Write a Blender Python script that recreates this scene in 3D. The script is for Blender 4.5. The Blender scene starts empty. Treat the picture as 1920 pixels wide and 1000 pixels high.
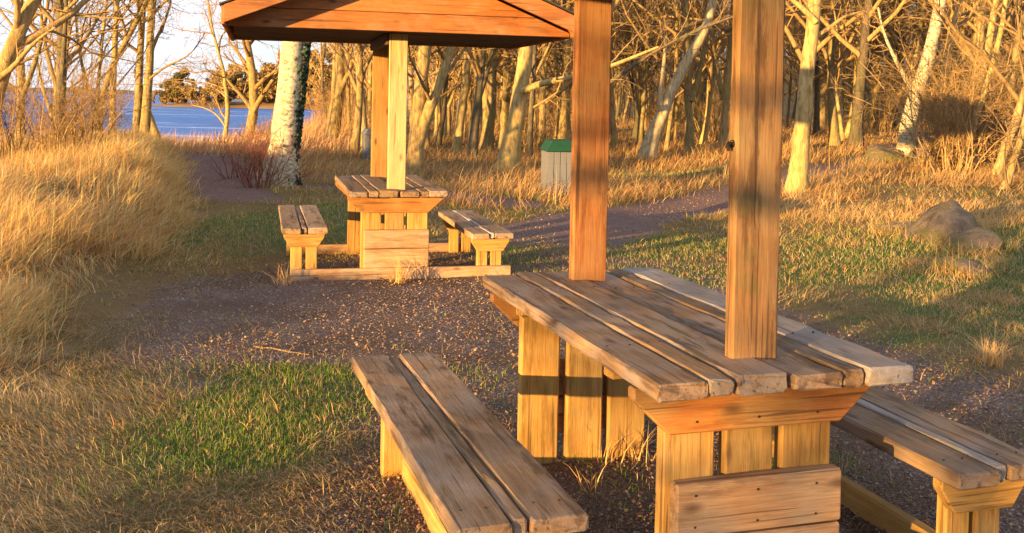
import bpy, bmesh, math, random
import numpy as np
from mathutils import Vector, Matrix

S = bpy.context.scene
COL = S.collection

# ------------------------------------------------------------------ camera
FPX, PITCH, ROLL, CY, CAMZ = 1909.0, 0.0199, 0.0199, 225.9, 1.5
_cp, _sp, _cr, _sr = math.cos(PITCH), math.sin(PITCH), math.cos(ROLL), math.sin(ROLL)
FWD = Vector((0, _cp, -_sp))
RGT = Vector((1, 0, 0)) * _cr + Vector((0, _sp, _cp)) * _sr
UPV = Vector((1, 0, 0)) * -_sr + Vector((0, _sp, _cp)) * _cr
cam = bpy.data.cameras.new('camera')
cam.sensor_width = 36
cam.lens = FPX / 1920 * 36
cam.shift_y = -(500 - CY) / 1920
cam.clip_start = 0.05
cam.clip_end = 9000
camo = bpy.data.objects.new('camera', cam)
COL.objects.link(camo)
m = Matrix.Identity(4)
for i in range(3):
    m[i][0], m[i][1], m[i][2] = RGT[i], UPV[i], -FWD[i]
m[2][3] = CAMZ
camo.matrix_world = m
S.camera = camo

# ------------------------------------------------------------------ light
SUN_AZ, SUN_EL = 42.0, 4.6           # light travels to the right of forward, very low
world = bpy.data.worlds.new('World')
S.world = world
world.use_nodes = True
wn, wl = world.node_tree.nodes, world.node_tree.links
sky = wn.new('ShaderNodeTexSky')
sky.sky_type = 'NISHITA'
sky.sun_disc = False
sky.sun_elevation = math.radians(SUN_EL)
sky.sun_rotation = math.radians(180 + SUN_AZ)
sky.air_density = 1.0
sky.dust_density = 0.3
sky.ozone_density = 3.0
bg = wn['Background']
bg.inputs[1].default_value = 0.095
# a thin veil of bright high cloud over the whole sky
tcw = wn.new('ShaderNodeTexCoord')
mpw = wn.new('ShaderNodeMapping'); mpw.inputs['Scale'].default_value = (1.0, 1.0, 2.6)
wl.new(tcw.outputs['Generated'], mpw.inputs[0])
nzw = wn.new('ShaderNodeTexNoise'); nzw.inputs['Scale'].default_value = 2.6; nzw.inputs['Detail'].default_value = 6; nzw.inputs['Roughness'].default_value = 0.6
wl.new(mpw.outputs[0], nzw.inputs['Vector'])
rpw = wn.new('ShaderNodeMapRange'); rpw.inputs[1].default_value = 0.3; rpw.inputs[2].default_value = 0.7; rpw.inputs[3].default_value = 0.55; rpw.inputs[4].default_value = 1.0
wl.new(nzw.outputs['Fac'], rpw.inputs[0])
mxw = wn.new('ShaderNodeMix'); mxw.data_type = 'RGBA'
wl.new(rpw.outputs[0], mxw.inputs[0]); wl.new(sky.outputs[0], mxw.inputs[6])
mxw.inputs[7].default_value = (3.6, 3.8, 4.2, 1)
wl.new(mxw.outputs[2], bg.inputs[0])

sun = bpy.data.lights.new('sun', 'SUN')
sun.energy = 5.0
sun.angle = math.radians(0.55)
sun.color = (1.0, 0.60, 0.20)
suno = bpy.data.objects.new('sun', sun)
COL.objects.link(suno)
_el, _az = math.radians(SUN_EL), math.radians(SUN_AZ)
LDIR = Vector((math.sin(_az) * math.cos(_el), math.cos(_az) * math.cos(_el), -math.sin(_el)))
suno.rotation_euler = LDIR.to_track_quat('-Z', 'Y').to_euler()
suno.location = (-20, -20, 20)

S.view_settings.view_transform = 'Standard'
S.view_settings.look = 'None'
S.view_settings.gamma = 1
S.view_settings.use_curve_mapping = False
S.view_settings.exposure = 1.7
S.render.engine = 'CYCLES'
S.cycles.max_bounces = 5
S.cycles.diffuse_bounces = 3
S.cycles.transparent_max_bounces = 6
S.cycles.caustics_reflective = False
S.cycles.caustics_refractive = False

# ------------------------------------------------------------------ helpers
def tag(o, label=None, cat=None, group=None, kind=None):
    if label: o['label'] = label
    if cat: o['category'] = cat
    if group: o['group'] = group
    if kind: o['kind'] = kind
    return o

def empty(name, loc=(0, 0, 0), rz=0.0, parent=None):
    o = bpy.data.objects.new(name, None)
    COL.objects.link(o)
    o.empty_display_size = 0.1
    o.location = loc
    o.rotation_euler = (0, 0, rz)
    o.parent = parent
    return o

def link(name, me, mat=None, parent=None, loc=(0, 0, 0)):
    o = bpy.data.objects.new(name, me)
    COL.objects.link(o)
    if mat and not me.materials: me.materials.append(mat)
    o.parent = parent
    o.location = loc
    return o

def np_mesh(name, verts, quads=None, tris=None, col=None, smooth=False, attrs=None):
    me = bpy.data.meshes.new(name)
    verts = np.asarray(verts, np.float32)
    idx, starts, off = [], [], 0
    for a, k in ((quads, 4), (tris, 3)):
        if a is not None and len(a):
            a = np.asarray(a, np.int32)
            idx.append(a.ravel())
            starts.append(off + np.arange(len(a), dtype=np.int32) * k)
            off += a.size
    idx, starts = np.concatenate(idx), np.concatenate(starts)
    me.vertices.add(len(verts)); me.vertices.foreach_set('co', verts.ravel())
    me.loops.add(len(idx)); me.loops.foreach_set('vertex_index', idx)
    me.polygons.add(len(starts)); me.polygons.foreach_set('loop_start', starts)
    me.polygons.foreach_set('use_smooth', np.full(len(starts), bool(smooth)))
    me.update(calc_edges=True)
    me.validate()
    if col is not None:
        c = np.ones((len(verts), 4), np.float32); c[:, :3] = col
        at = me.color_attributes.new('Col', 'FLOAT_COLOR', 'POINT')
        at.data.foreach_set('color', c.ravel())
    for k, v in (attrs or {}).items():
        at = me.attributes.new(k, 'FLOAT', 'POINT')
        at.data.foreach_set('value', np.asarray(v, np.float32))
    return me

def vnoise(x, y, seed=0):
    """smooth value noise, numpy, about 0..1"""
    x = np.asarray(x, float); y = np.asarray(y, float)
    xi, yi = np.floor(x).astype(np.int64), np.floor(y).astype(np.int64)
    fx, fy = x - xi, y - yi
    fx, fy = fx * fx * (3 - 2 * fx), fy * fy * (3 - 2 * fy)
    def h(a, b):
        v = (a * 374761393 + b * 668265263 + seed * 974711) & 0x7fffffff
        v = ((v ^ (v >> 13)) * 1274126177) & 0x7fffffff
        return ((v ^ (v >> 16)) & 0xffff) / 65535.0
    return (h(xi, yi) * (1 - fx) + h(xi + 1, yi) * fx) * (1 - fy) + (h(xi, yi + 1) * (1 - fx) + h(xi + 1, yi + 1) * fx) * fy

def fbm(x, y, s, seed=0):
    return 0.55 * vnoise(x * s, y * s, seed) + 0.3 * vnoise(x * s * 2.1, y * s * 2.1, seed + 7) + 0.15 * vnoise(x * s * 4.3, y * s * 4.3, seed + 13)

def sm(a, b, x):
    t = np.clip((np.asarray(x, float) - a) / (b - a), 0, 1)
    return t * t * (3 - 2 * t)

class Tubes:
    """collects tapered tubes, builds one mesh"""
    def __init__(self): self.g = {}
    def add(self, pts, rad, sides=5):
        self.g.setdefault((len(pts), sides), []).append((np.asarray(pts, float), np.asarray(rad, float)))
    def mesh(self, name, mat, smooth=True):
        V, Q, off = [], [], 0
        for (n, k), L in self.g.items():
            P = np.stack([a for a, _ in L]); Rr = np.stack([b for _, b in L])
            T = np.gradient(P, axis=1)
            T /= np.linalg.norm(T, axis=2, keepdims=True) + 1e-9
            ref = np.zeros_like(T); mean = T.mean(1, keepdims=True)
            ax = np.argmin(np.abs(mean), axis=2)
            for i in range(3): ref[..., i] = (ax == i)
            A = np.cross(T, ref); A /= np.linalg.norm(A, axis=2, keepdims=True) + 1e-9
            B = np.cross(T, A)
            th = np.arange(k) * 2 * np.pi / k
            v = P[:, :, None] + Rr[:, :, None, None] * (A[:, :, None] * np.cos(th)[:, None] + B[:, :, None] * np.sin(th)[:, None])
            m_ = len(L)
            base = off + (np.arange(m_) * n * k)[:, None, None] + (np.arange(n - 1) * k)[None, :, None]
            j = np.arange(k)[None, None]; j2 = (j + 1) % k
            Q.append(np.stack([base + j, base + j2, base + k + j2, base + k + j], -1).reshape(-1, 4))
            V.append(v.reshape(-1, 3)); off += m_ * n * k
        me = np_mesh(name, np.concatenate(V), quads=np.concatenate(Q), smooth=smooth)
        me.materials.append(mat)
        return me

# ------------------------------------------------------------------ materials
class NT:
    def __init__(self, name):
        self.m = bpy.data.materials.new(name); self.m.use_nodes = True
        self.t = self.m.node_tree; self.n = self.t.nodes; self.l = self.t.links
        self.b = self.n['Principled BSDF']; self.out = self.n['Material Output']
        self.b.inputs['Specular IOR Level'].default_value = 0.25
    def new(self, t, **k):
        x = self.n.new(t)
        for a, v in k.items(): setattr(x, a, v)
        return x
    def set(self, sock, v):
        if isinstance(v, bpy.types.NodeSocket): self.l.new(v, sock)
        else: sock.default_value = v
    def coord(self, kind='Object'): return self.new('ShaderNodeTexCoord').outputs[kind]
    def mapping(self, vec, scale=(1, 1, 1), loc=None):
        x = self.new('ShaderNodeMapping'); self.l.new(vec, x.inputs[0])
        x.inputs['Scale'].default_value = scale
        if loc is not None: self.set(x.inputs['Location'], loc)
        return x.outputs[0]
    def noise(self, vec, scale, detail=4, rough=0.55, dist=0.0):
        x = self.new('ShaderNodeTexNoise')
        if vec is not None: self.l.new(vec, x.inputs['Vector'])
        x.inputs['Scale'].default_value = scale; x.inputs['Detail'].default_value = detail
        x.inputs['Roughness'].default_value = rough; x.inputs['Distortion'].default_value = dist
        return x.outputs['Fac']
    def ramp(self, fac, stops):
        x = self.new('ShaderNodeValToRGB'); self.l.new(fac, x.inputs[0])
        e = x.color_ramp.elements
        while len(e) < len(stops): e.new(0.5)
        for i, (p, c) in enumerate(stops):
            e[i].position = p
            e[i].color = (c, c, c, 1) if isinstance(c, (int, float)) else (*c, 1)
        return x.outputs[0]
    def mix(self, fac, a, b, mode='MIX'):
        x = self.new('ShaderNodeMix', data_type='RGBA', blend_type=mode)
        self.set(x.inputs[0], fac)
        for s_, v in ((x.inputs[6], a), (x.inputs[7], b)):
            self.set(s_, (*v, 1) if isinstance(v, tuple) and len(v) == 3 else v)
        return x.outputs[2]
    def math(self, op, a, b=0.0):
        x = self.new('ShaderNodeMath', operation=op)
        self.set(x.inputs[0], a); self.set(x.inputs[1], b)
        return x.outputs[0]
    def bump(self, h, strength=0.3, dist=0.01):
        x = self.new('ShaderNodeBump'); self.l.new(h, x.inputs['Height'])
        x.inputs['Strength'].default_value = strength; x.inputs['Distance'].default_value = dist
        self.l.new(x.outputs[0], self.b.inputs['Normal'])
    def attr(self, name, out='Color'):
        x = self.new('ShaderNodeAttribute'); x.attribute_name = name
        return x.outputs[out]
    def done(self, color, rough=0.8):
        self.set(self.b.inputs['Base Color'], color); self.set(self.b.inputs['Roughness'], rough)
        return self.m

def wood(name, light, dark, grey, wear=0.35, knots=True, moss=0.0, stain=0.45):
    n = NT(name)
    oi = n.new('ShaderNodeObjectInfo')
    off = n.new('ShaderNodeCombineXYZ')
    for i, k in enumerate((37.0, 11.0, 23.0)): n.l.new(n.math('MULTIPLY', oi.outputs['Random'], k), off.inputs[i])
    v0 = n.mapping(n.coord(), (1, 1, 1), off.outputs[0])
    vg = n.mapping(v0, (1.1, 16, 16))
    grain = n.noise(vg, 3.0, 6, 0.65, 0.6)
    vf = n.mapping(v0, (2.2, 70, 70))
    fine = n.ramp(n.noise(vf, 3.0, 4, 0.7), [(0.38, 0.0), (0.62, 1.0)])
    col = n.mix(n.ramp(grain, [(0.32, 0.0), (0.68, 1.0)]), dark, light)
    blot = n.noise(v0, 4.5, 4, 0.6)
    col = n.mix(n.math('MULTIPLY', n.ramp(blot, [(0.42, 0.0), (0.66, 1.0)]), wear), col, grey)
    st = n.noise(n.mapping(v0, (1.3, 8.0, 8.0)), 2.0, 6, 0.68)
    col = n.mix(n.math('MULTIPLY', n.ramp(st, [(0.38, 1.0), (0.48, 0.0)]), stain), col, tuple(c * 0.42 for c in dark))
    if moss:
        mo = n.noise(v0, 7.0, 5, 0.65)
        col = n.mix(n.math('MULTIPLY', n.ramp(mo, [(0.52, 0.0), (0.68, 1.0)]), moss), col, (0.20, 0.19, 0.05))
    if knots:
        vk = n.mapping(v0, (3.2, 7.5, 7.5))
        vo = n.new('ShaderNodeTexVoronoi'); n.l.new(vk, vo.inputs['Vector']); vo.inputs['Scale'].default_value = 1.0
        kn = n.ramp(vo.outputs['Distance'], [(0.05, 1.0), (0.16, 0.0)])
        col = n.mix(n.math('MULTIPLY', kn, 0.8), col, (0.10, 0.045, 0.02))
    # dark drying cracks along the grain
    vc = n.mapping(v0, (0.6, 30, 30))
    ck = n.ramp(n.noise(vc, 2.0, 2, 0.5, 0.3), [(0.32, 1.0), (0.36, 0.0)])
    col = n.mix(n.math('MULTIPLY', ck, 0.6), col, (0.05, 0.03, 0.02))
    val = n.math('ADD', n.math('MULTIPLY', oi.outputs['Random'], 0.40), 0.74)
    hsv = n.new('ShaderNodeHueSaturation'); n.l.new(col, hsv.inputs['Color']); n.l.new(val, hsv.inputs['Value'])
    col = n.mix(n.math('MULTIPLY', fine, 0.30), hsv.outputs[0], (0.09, 0.06, 0.04))
    h = n.math('ADD', n.math('MULTIPLY', grain, 0.6), n.math('SUBTRACT', n.math('MULTIPLY', fine, 0.5), n.math('MULTIPLY', ck, 0.9)))
    n.bump(h, 0.35, 0.003)
    return n.done(col, 0.78)

M = {}
M['top'] = wood('weathered_top_wood', (0.46, 0.29, 0.165), (0.25, 0.145, 0.08), (0.42, 0.34, 0.29), 0.75, moss=0.25, stain=0.75)
M['topgrey'] = wood('silvered_shade_tinted_top_wood', (0.52, 0.44, 0.39), (0.36, 0.29, 0.25), (0.56, 0.53, 0.54), 0.9, stain=0.4)  # weathered silver grey, with the lilac tint of shade mixed into the colour
M['leg'] = wood('golden_leg_wood', (0.66, 0.38, 0.10), (0.46, 0.22, 0.05), (0.52, 0.38, 0.17), 0.45, moss=0.3, stain=0.5)
M['skirt'] = wood('pinkish_board_wood', (0.56, 0.34, 0.18), (0.38, 0.20, 0.10), (0.44, 0.36, 0.27), 0.6, stain=0.5)
M['beam'] = wood('orange_beam_wood', (0.56, 0.22, 0.05), (0.40, 0.13, 0.03), (0.50, 0.33, 0.12), 0.55, moss=0.2, stain=0.5)
M['post'] = wood('post_wood', (0.52, 0.22, 0.08), (0.34, 0.12, 0.04), (0.46, 0.29, 0.13), 0.5, moss=0.1, stain=0.65)
M['postyellow'] = wood('yellowed_post_wood', (0.49, 0.26, 0.10), (0.32, 0.15, 0.055), (0.43, 0.30, 0.14), 0.6, moss=0.45, stain=0.75)
M['paleposts'] = wood('pale_post_wood', (0.64, 0.46, 0.23), (0.50, 0.32, 0.14), (0.52, 0.42, 0.26), 0.35, stain=0.25)
M['rearpost'] = wood('orange_gold_post_wood', (0.62, 0.34, 0.10), (0.46, 0.21, 0.06), (0.52, 0.36, 0.16), 0.4, stain=0.3)
M['soffit'] = wood('shade_darkened_soffit_wood', (0.13, 0.06, 0.03), (0.08, 0.035, 0.02), (0.10, 0.07, 0.05), 0.35)  # shade of the unlit roof underside put into the wood colour
M['roofw'] = wood('roof_board_wood', (0.56, 0.20, 0.055), (0.40, 0.13, 0.035), (0.46, 0.30, 0.18), 0.5, stain=0.45)
n = NT('roof_felt'); M['felt'] = n.done(n.mix(n.noise(n.coord(), 60, 3), (0.03, 0.03, 0.032), (0.07, 0.065, 0.06)), 0.9)
n = NT('black_iron'); M['iron'] = n.done(n.mix(n.noise(n.coord(), 40, 3), (0.015, 0.014, 0.013), (0.05, 0.03, 0.02)), 0.55)

def bark(name, light, dark, moss, vs=(5, 5, 1.3), mossk=0.5, spot=0.45):
    n = NT(name)
    oi = n.new('ShaderNodeObjectInfo')
    off = n.new('ShaderNodeCombineXYZ'); n.l.new(n.math('MULTIPLY', oi.outputs['Random'], 50.0), off.inputs[0])
    v0 = n.mapping(n.coord(), (1, 1, 1), off.outputs[0])
    a = n.noise(n.mapping(v0, vs), 3.5, 6, 0.7, 0.4)
    col = n.mix(n.ramp(a, [(spot - 0.08, 0.0), (spot + 0.13, 1.0)]), dark, light)
    col = n.mix(n.math('MULTIPLY', n.ramp(n.noise(v0, 1.6, 4, 0.6), [(0.42, 0.0), (0.6, 1.0)]), mossk), col, moss)
    val = n.math('ADD', n.math('MULTIPLY', oi.outputs['Random'], 0.4), 0.8)
    hsv = n.new('ShaderNodeHueSaturation'); n.l.new(col, hsv.inputs['Color']); n.l.new(val, hsv.inputs['Value'])
    n.bump(a, 0.8, 0.03)
    return n.done(hsv.outputs[0], 0.9)

M['bark'] = bark('grey_bark', (0.40, 0.29, 0.14), (0.13, 0.085, 0.045), (0.27, 0.23, 0.07))
M['palebark'] = bark('pale_bark', (0.50, 0.36, 0.15), (0.20, 0.125, 0.06), (0.34, 0.27, 0.08), mossk=0.35)
M['darkbark'] = bark('dark_bark', (0.17, 0.13, 0.09), (0.045, 0.035, 0.03), (0.12, 0.12, 0.05))
M['birch'] = bark('birch_bark', (0.76, 0.66, 0.46), (0.05, 0.04, 0.035), (0.48, 0.42, 0.22), vs=(3.2, 3.2, 5.5), mossk=0.35, spot=0.42)
M['twig'] = bark('twig_bark', (0.40, 0.26, 0.11), (0.19, 0.115, 0.055), (0.30, 0.22, 0.08), mossk=0.3)
M['redtwig'] = bark('red_twig', (0.24, 0.075, 0.05), (0.11, 0.03, 0.03), (0.18, 0.06, 0.04), mossk=0.3)
M['drytwig'] = bark('dry_twig', (0.42, 0.27, 0.12), (0.20, 0.12, 0.06), (0.30, 0.20, 0.08), mossk=0.3)
M['cambium'] = bark('bare_wood', (0.62, 0.50, 0.30), (0.28, 0.2, 0.11), (0.4, 0.35, 0.2), mossk=0.25)

def grassmat(name, trans=0.35):
    n = NT(name)
    c = n.attr('Col')
    n.done(c, 0.7)
    tr = n.new('ShaderNodeBsdfTranslucent'); n.l.new(c, tr.inputs[0])
    mx = n.new('ShaderNodeMixShader'); mx.inputs[0].default_value = trans
    n.l.new(n.b.outputs[0], mx.inputs[1]); n.l.new(tr.outputs[0], mx.inputs[2]); n.l.new(mx.outputs[0], n.out.inputs[0])
    return n.m
M['grass'] = grassmat('grass_blades')
M['litter'] = grassmat('leaf_litter', 0.15)

# ------------------------------------------------------------------ terrain
XB_Y = [-60, 2.0, 3.4, 5.4, 6.4, 7.4, 9.0, 11.3, 16, 23, 40, 80]
XB_X = [-6.0, -2.2, -2.2, -2.75, -2.9, -2.75, -3.2, -3.6, -5.0, -7.4, -12.5, -25]
def tall_edge(y): return np.interp(y, XB_Y, XB_X)
def zbase(x, y):
    x = np.asarray(x, float); y = np.asarray(y, float)
    d = tall_edge(y) - x
    z = np.interp(y, [4.5, 6, 8, 10.5, 16, 22, 32], [0, 0.10, 0.18, 0.42, 0.56, 0.45, 0]) * sm(-0.15, 1.1, d)
    z = z - 0.10 * np.clip(d - 1.2, 0, 6) * sm(3, 6, y) * (1 - sm(24, 36, y))
    z = z - 0.5 * sm(6, 22, d) * (1 - sm(20, 40, y)) * sm(-30, 0, y)
    z = z + 0.34 * sm(2.4, 6.5, x) * sm(7, 11, y)
    z = z + 0.35 * sm(6, 14, x) * sm(10, 22, y)
    q = 0.93 * y - 0.37 * x
    sea = sm(22, 72, q) * sm(0, 7, -0.15 * y - x)
    far_l = sm(-14, -45, x)
    z = z - 3.6 * np.maximum(sea, far_l * sm(30, 60, q))
    z = z + 7.5 * sm(70, 170, y) * sm(-0.12, -0.02, x / np.maximum(y, 1)) 
    z = z + (fbm(x, y, 0.45, 3) - 0.5) * 0.16 * sm(8, 16, np.hypot(x, y)) + (fbm(x, y, 1.7, 5) - 0.5) * 0.035
    return z
GX, GY, GA = -0.2, 3.0, 5.6
def path_d(x, y):
    """signed closeness to the two trails, 1 on the trail"""
    px = np.interp(y, [9.5, 12.5, 14, 16.5, 19, 22, 27, 34], [-0.2, 1.0, 2.0, 3.6, 5.6, 8.0, 11, 14])
    w = np.interp(y, [9, 14, 20], [1.1, 0.95, 0.9])
    a = (1 - sm(0.75, 1.1, np.abs(x - px) / w + (fbm(x, y, 1.2, 31) - 0.5) * 0.5)) * sm(9.5, 11.5, y) * (1 - sm(30, 34, y))
    px2 = np.interp(y, [13, 16, 18, 20, 24, 30], [-3.0, -4.6, -5.1, -5.6, -7.0, -9.4])
    b = (1 - sm(0.6, 1.1, np.abs(x - px2) / 0.75 + (fbm(x, y, 1.2, 41) - 0.5) * 0.5)) * sm(13, 15.5, y) * (1 - sm(26, 30, y))
    px3 = np.interp(x, [-5, -3.5, -2, 0.5], [17.6, 16.9, 16.2, 14.5])
    c = (1 - sm(0.6, 1.1, np.abs(y - px3) / 0.75)) * sm(-5, -4, x) * (1 - sm(0, 1, x)) * 0.8
    return np.maximum(np.maximum(a, b), c)
def zones(x, y):
    """gravel, green, dry weights"""
    x = np.asarray(x, float); y = np.asarray(y, float)
    nz = (fbm(x, y, 0.9, 11) - 0.5) * 1.4
    lft = np.interp(y, [-20, 2, 3.4, 4.4, 5.6, 6.6, 8, 9.2, 10.5], [-0.9, -0.85, -0.75, -0.75, -2.2, -2.6, -2.5, -1.9, -0.6])
    rgt = np.interp(y, [-20, 2, 4, 5.5, 6.5, 8, 9.5, 10.5], [2.3, 2.3, 2.6, 2.75, 2.5, 1.9, 1.4, 0.6])
    e = 0.55
    grav = sm(-e, e, x - lft + nz * 0.7) * sm(-e, e, rgt - x + nz * 0.7) * (1 - sm(9.2, 10.8, y + nz)) * sm(-9, -6, y)
    grav = np.maximum(grav, path_d(x, y))
    # a tongue of moss-green turf left of the near bench
    g1 = np.exp(-(((x + 1.15 - 0.05 * (y - 4.6)) / 0.34) ** 2 + ((y - 4.65) / 0.62) ** 2) * 0.9) * 1.5
    g1b = np.exp(-(((x + 0.9) / 0.75) ** 2 + ((y - 5.5) / 0.16) ** 2)) * 0.8
    g2 = np.exp(-(((x + 2.5) / 1.2) ** 2 + ((y - 12.0) / 2.8) ** 2)) * 1.3
    g3 = np.exp(-(((x - 1.4) / 1.9) ** 2 + ((y - 10.6) / 1.5) ** 2)) * 1.1
    g4 = np.exp(-(((x - 3.6) / 1.35) ** 2 + ((y - 7.9) / 2.6) ** 2)) * 0.95
    g5 = np.exp(-(((x - 3.2) / 2.8) ** 2 + ((y - 20.5) / 2.5) ** 2)) * 0.7
    g6 = np.exp(-(((x - 5.0) / 1.4) ** 2 + ((y - 10.0) / 1.6) ** 2)) * 0.9 + 0.30 * sm(0.5, 0.62, fbm(x, y, 0.8, 63)) * (np.hypot(x, y - 6) < 7)
    green = np.clip((g1 + g1b + g2 + g3 + g4 + g5 + g6) * (0.35 + 1.3 * fbm(x, y, 2.4, 23)) * (0.4 + 1.2 * fbm(x, y, 0.9, 24)) - 0.24, 0, 1)
    green = green * (1 - path_d(x, y))
    grav = grav * (1 - np.clip((g1 + g1b) * 1.1, 0, 1))
    dry = np.clip(1 - grav - green * 0.8, 0, 1)
    return grav, green, dry

def axis(lo, hi, n, near, c=0.0):
    t = np.linspace(np.arcsinh((lo - c) / near), np.arcsinh((hi - c) / near), n)
    return c + near * np.sinh(t)
gx = axis(-2600, 2600, 330, 3.2)
gy = axis(-1500, 2800, 360, 4.0, 5.5)
XX, YY = np.meshgrid(gx, gy)
ZZ = zbase(XX, YY)
def zat(x, y): return zbase(x, y)
gr, gn, dr = zones(XX, YY)
nx_, ny_ = len(gx), len(gy)
ii = np.arange(nx_ * ny_).reshape(ny_, nx_)
quads = np.stack([ii[:-1, :-1], ii[:-1, 1:], ii[1:, 1:], ii[1:, :-1]], -1).reshape(-1, 4)
gme = np_mesh('ground', np.stack([XX, YY, ZZ], -1).reshape(-1, 3), quads=quads, smooth=True,
              col=np.stack([gr, gn, path_d(XX, YY)], -1).reshape(-1, 3))
n = NT('ground_soil')
sep = n.new('ShaderNodeSeparateColor'); n.l.new(n.attr('Col'), sep.inputs[0])
pc = n.coord('Object')
vo = n.new('ShaderNodeTexVoronoi'); n.l.new(pc, vo.inputs['Vector']); vo.inputs['Scale'].default_value = 75
stone = n.ramp(n.noise(vo.outputs['Color'], 3.0, 1), [(0.3, (0.105, 0.072, 0.066)), (0.5, (0.20, 0.14, 0.12)), (0.7, (0.31, 0.22, 0.17))])
stone = n.mix(n.ramp(n.noise(pc, 1.6, 5), [(0.38, 0.0), (0.58, 0.85)]), stone, (0.13, 0.082, 0.055))
soil = n.mix(n.noise(pc, 9, 5), (0.11, 0.075, 0.03), (0.25, 0.17, 0.065))
trail = n.mix(n.noise(pc, 7, 5), (0.13, 0.085, 0.085), (0.23, 0.15, 0.13))
turf = n.mix(n.noise(pc, 14, 5), (0.045, 0.07, 0.018), (0.11, 0.15, 0.035))
jit = n.math('MULTIPLY', n.math('SUBTRACT', n.noise(pc, 6, 5), 0.5), 0.8)
def edge(s): return n.ramp(n.math('ADD', s, jit), [(0.32, 0.0), (0.62, 1.0)])
col = n.mix(edge(sep.outputs[0]), soil, stone)
col = n.mix(edge(sep.outputs[2]), col, trail)
col = n.mix(edge(sep.outputs[1]), col, turf)
hh = n.math('ADD', n.math('MULTIPLY', vo.outputs['Distance'], -0.7), n.noise(pc, 22, 5))
n.bump(hh, 0.9, 0.03)
M['soil'] = n.done(col, 0.95)
tag(link('ground', gme, M['soil']), 'gravel clearing with turf, dry soil and trails', 'ground', kind='structure')

# sea
n = NT('sea_water')
pc = n.mapping(n.coord('Object'), (1, 1.6, 1))
n.bump(n.math('ADD', n.noise(pc, 0.35, 6, 0.6), n.noise(pc, 0.06, 3)), 0.9, 1.2)
foam = n.ramp(n.noise(n.mapping(n.coord('Object'), (0.25, 1.2, 1)), 0.12, 6, 0.7), [(0.56, 0.0), (0.66, 1.0)])
wcol = n.mix(n.noise(pc, 0.03, 4), (0.006, 0.08, 0.36), (0.02, 0.17, 0.55))
M['sea'] = n.done(n.mix(n.math('MULTIPLY', foam, 0.7), wcol, (0.7, 0.74, 0.78)), 0.5)
n.b.inputs['Specular IOR Level'].default_value = 0.5
me = np_mesh('sea', [(-6000, 30, -2.3), (1500, 30, -2.3), (1500, 8000, -2.3), (-6000, 8000, -2.3)], quads=[(0, 1, 2, 3)])
tag(link('sea', me, M['sea']), 'choppy blue sea beyond the reeds', 'sea', kind='structure')

# ------------------------------------------------------------------ boards
def board_mesh(L, W, T, seed=0, ch=0.006, jit=0.0015, seg=None, wear=0.0):
    """a plank along X (length) Y (width) Z (thickness), chamfered and slightly uneven"""
    rng = np.random.default_rng(seed)
    ns = seg or max(2, int(L / 0.22))
    ch = min(ch, T * 0.3, W * 0.3)
    a, b = W / 2, T / 2
    def sec(i): return [(-a + i + ch, -b + i), (a - i - ch, -b + i), (a - i, -b + i + ch), (a - i, b - i - ch), (a - i - ch, b - i), (-a + i + ch, b - i), (-a + i, b - i - ch), (-a + i, -b + i + ch)]
    xs = [-L / 2, -L / 2 + ch] + list(np.linspace(-L / 2 + ch, L / 2 - ch, ns + 1)[1:-1]) + [L / 2 - ch, L / 2]
    V = []
    for k, x in enumerate(xs):
        i = ch * 0.8 if k in (0, len(xs) - 1) else 0
        for (y, z) in sec(i):
            V.append((x, y, z))
    V = np.array(V, float).reshape(len(xs), 8, 3)
    V[..., 1:] += rng.normal(0, jit, V[..., 1:].shape)
    if wear:
        w = rng.normal(0, 1, len(xs)); w = np.convolve(np.pad(w, 2, mode='edge'), [.2, .2, .2, .2, .2], 'valid') * wear
        V[:, 4:7, 2] -= np.abs(w)[:, None] * np.array([0.3, 0.7, 0.9])
        V[:, 6:8, 1] += w[:, None] * 1.6
        V[[0, -1], :, 0] += rng.normal(0, wear * 0.8, (2, 8))
    m_ = len(xs)
    Q = []
    for k in range(m_ - 1):
        for j in range(8):
            Q.append((k * 8 + j, k * 8 + (j + 1) % 8, k * 8 + 8 + (j + 1) % 8, k * 8 + 8 + j))
    V = V.reshape(-1, 3)
    for s_, rev in ((0, True), ((m_ - 1) * 8, False)):
        r_ = [s_ + j for j in range(8)]
        if rev: r_ = r_[::-1]
        Q += [(r_[0], r_[1], r_[2], r_[3]), (r_[0], r_[3], r_[4], r_[7]), (r_[4], r_[5], r_[6], r_[7])]
    me = np_mesh('board', V, quads=[q[::-1] for q in Q])
    return me

AX = {'u': Vector((1, 0, 0)), 'v': Vector((0, 1, 0)), 'z': Vector((0, 0, 1))}
_bs = [100]
o_mat = {}
SCREW = []
def board(parent, name, mat, box, along, thick, tilt=None, **k):
    """box=(u0,u1,v0,v1,z0,z1) in the parent's frame"""
    _bs[0] += 1
    lo, hi = Vector(box[0::2]), Vector(box[1::2])
    size, c = hi - lo, (hi + lo) / 2
    i = {'u': 0, 'v': 1, 'z': 2}
    wd = [q for q in 'uvz' if q not in (along, thick)][0]
    me = board_mesh(size[i[along]], size[i[wd]], size[i[thick]], _bs[0], **k)
    o = link(name, me, M[mat], parent)
    X, Z = AX[along], AX[thick]
    Y = Z.cross(X)
    R = Matrix((X, Y, Z)).transposed()
    if tilt: R = Matrix.Rotation(tilt[0], 3, tilt[1]) @ R
    elif k.get('wear'): R = Matrix.Rotation(random.Random(_bs[0]).uniform(-0.004, 0.004), 3, 'Z') @ R
    o.matrix_local = Matrix.Translation(c) @ R.to_4x4()
    o_mat[o.name] = Matrix.Translation(c) @ R.to_4x4()
    return o

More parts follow.
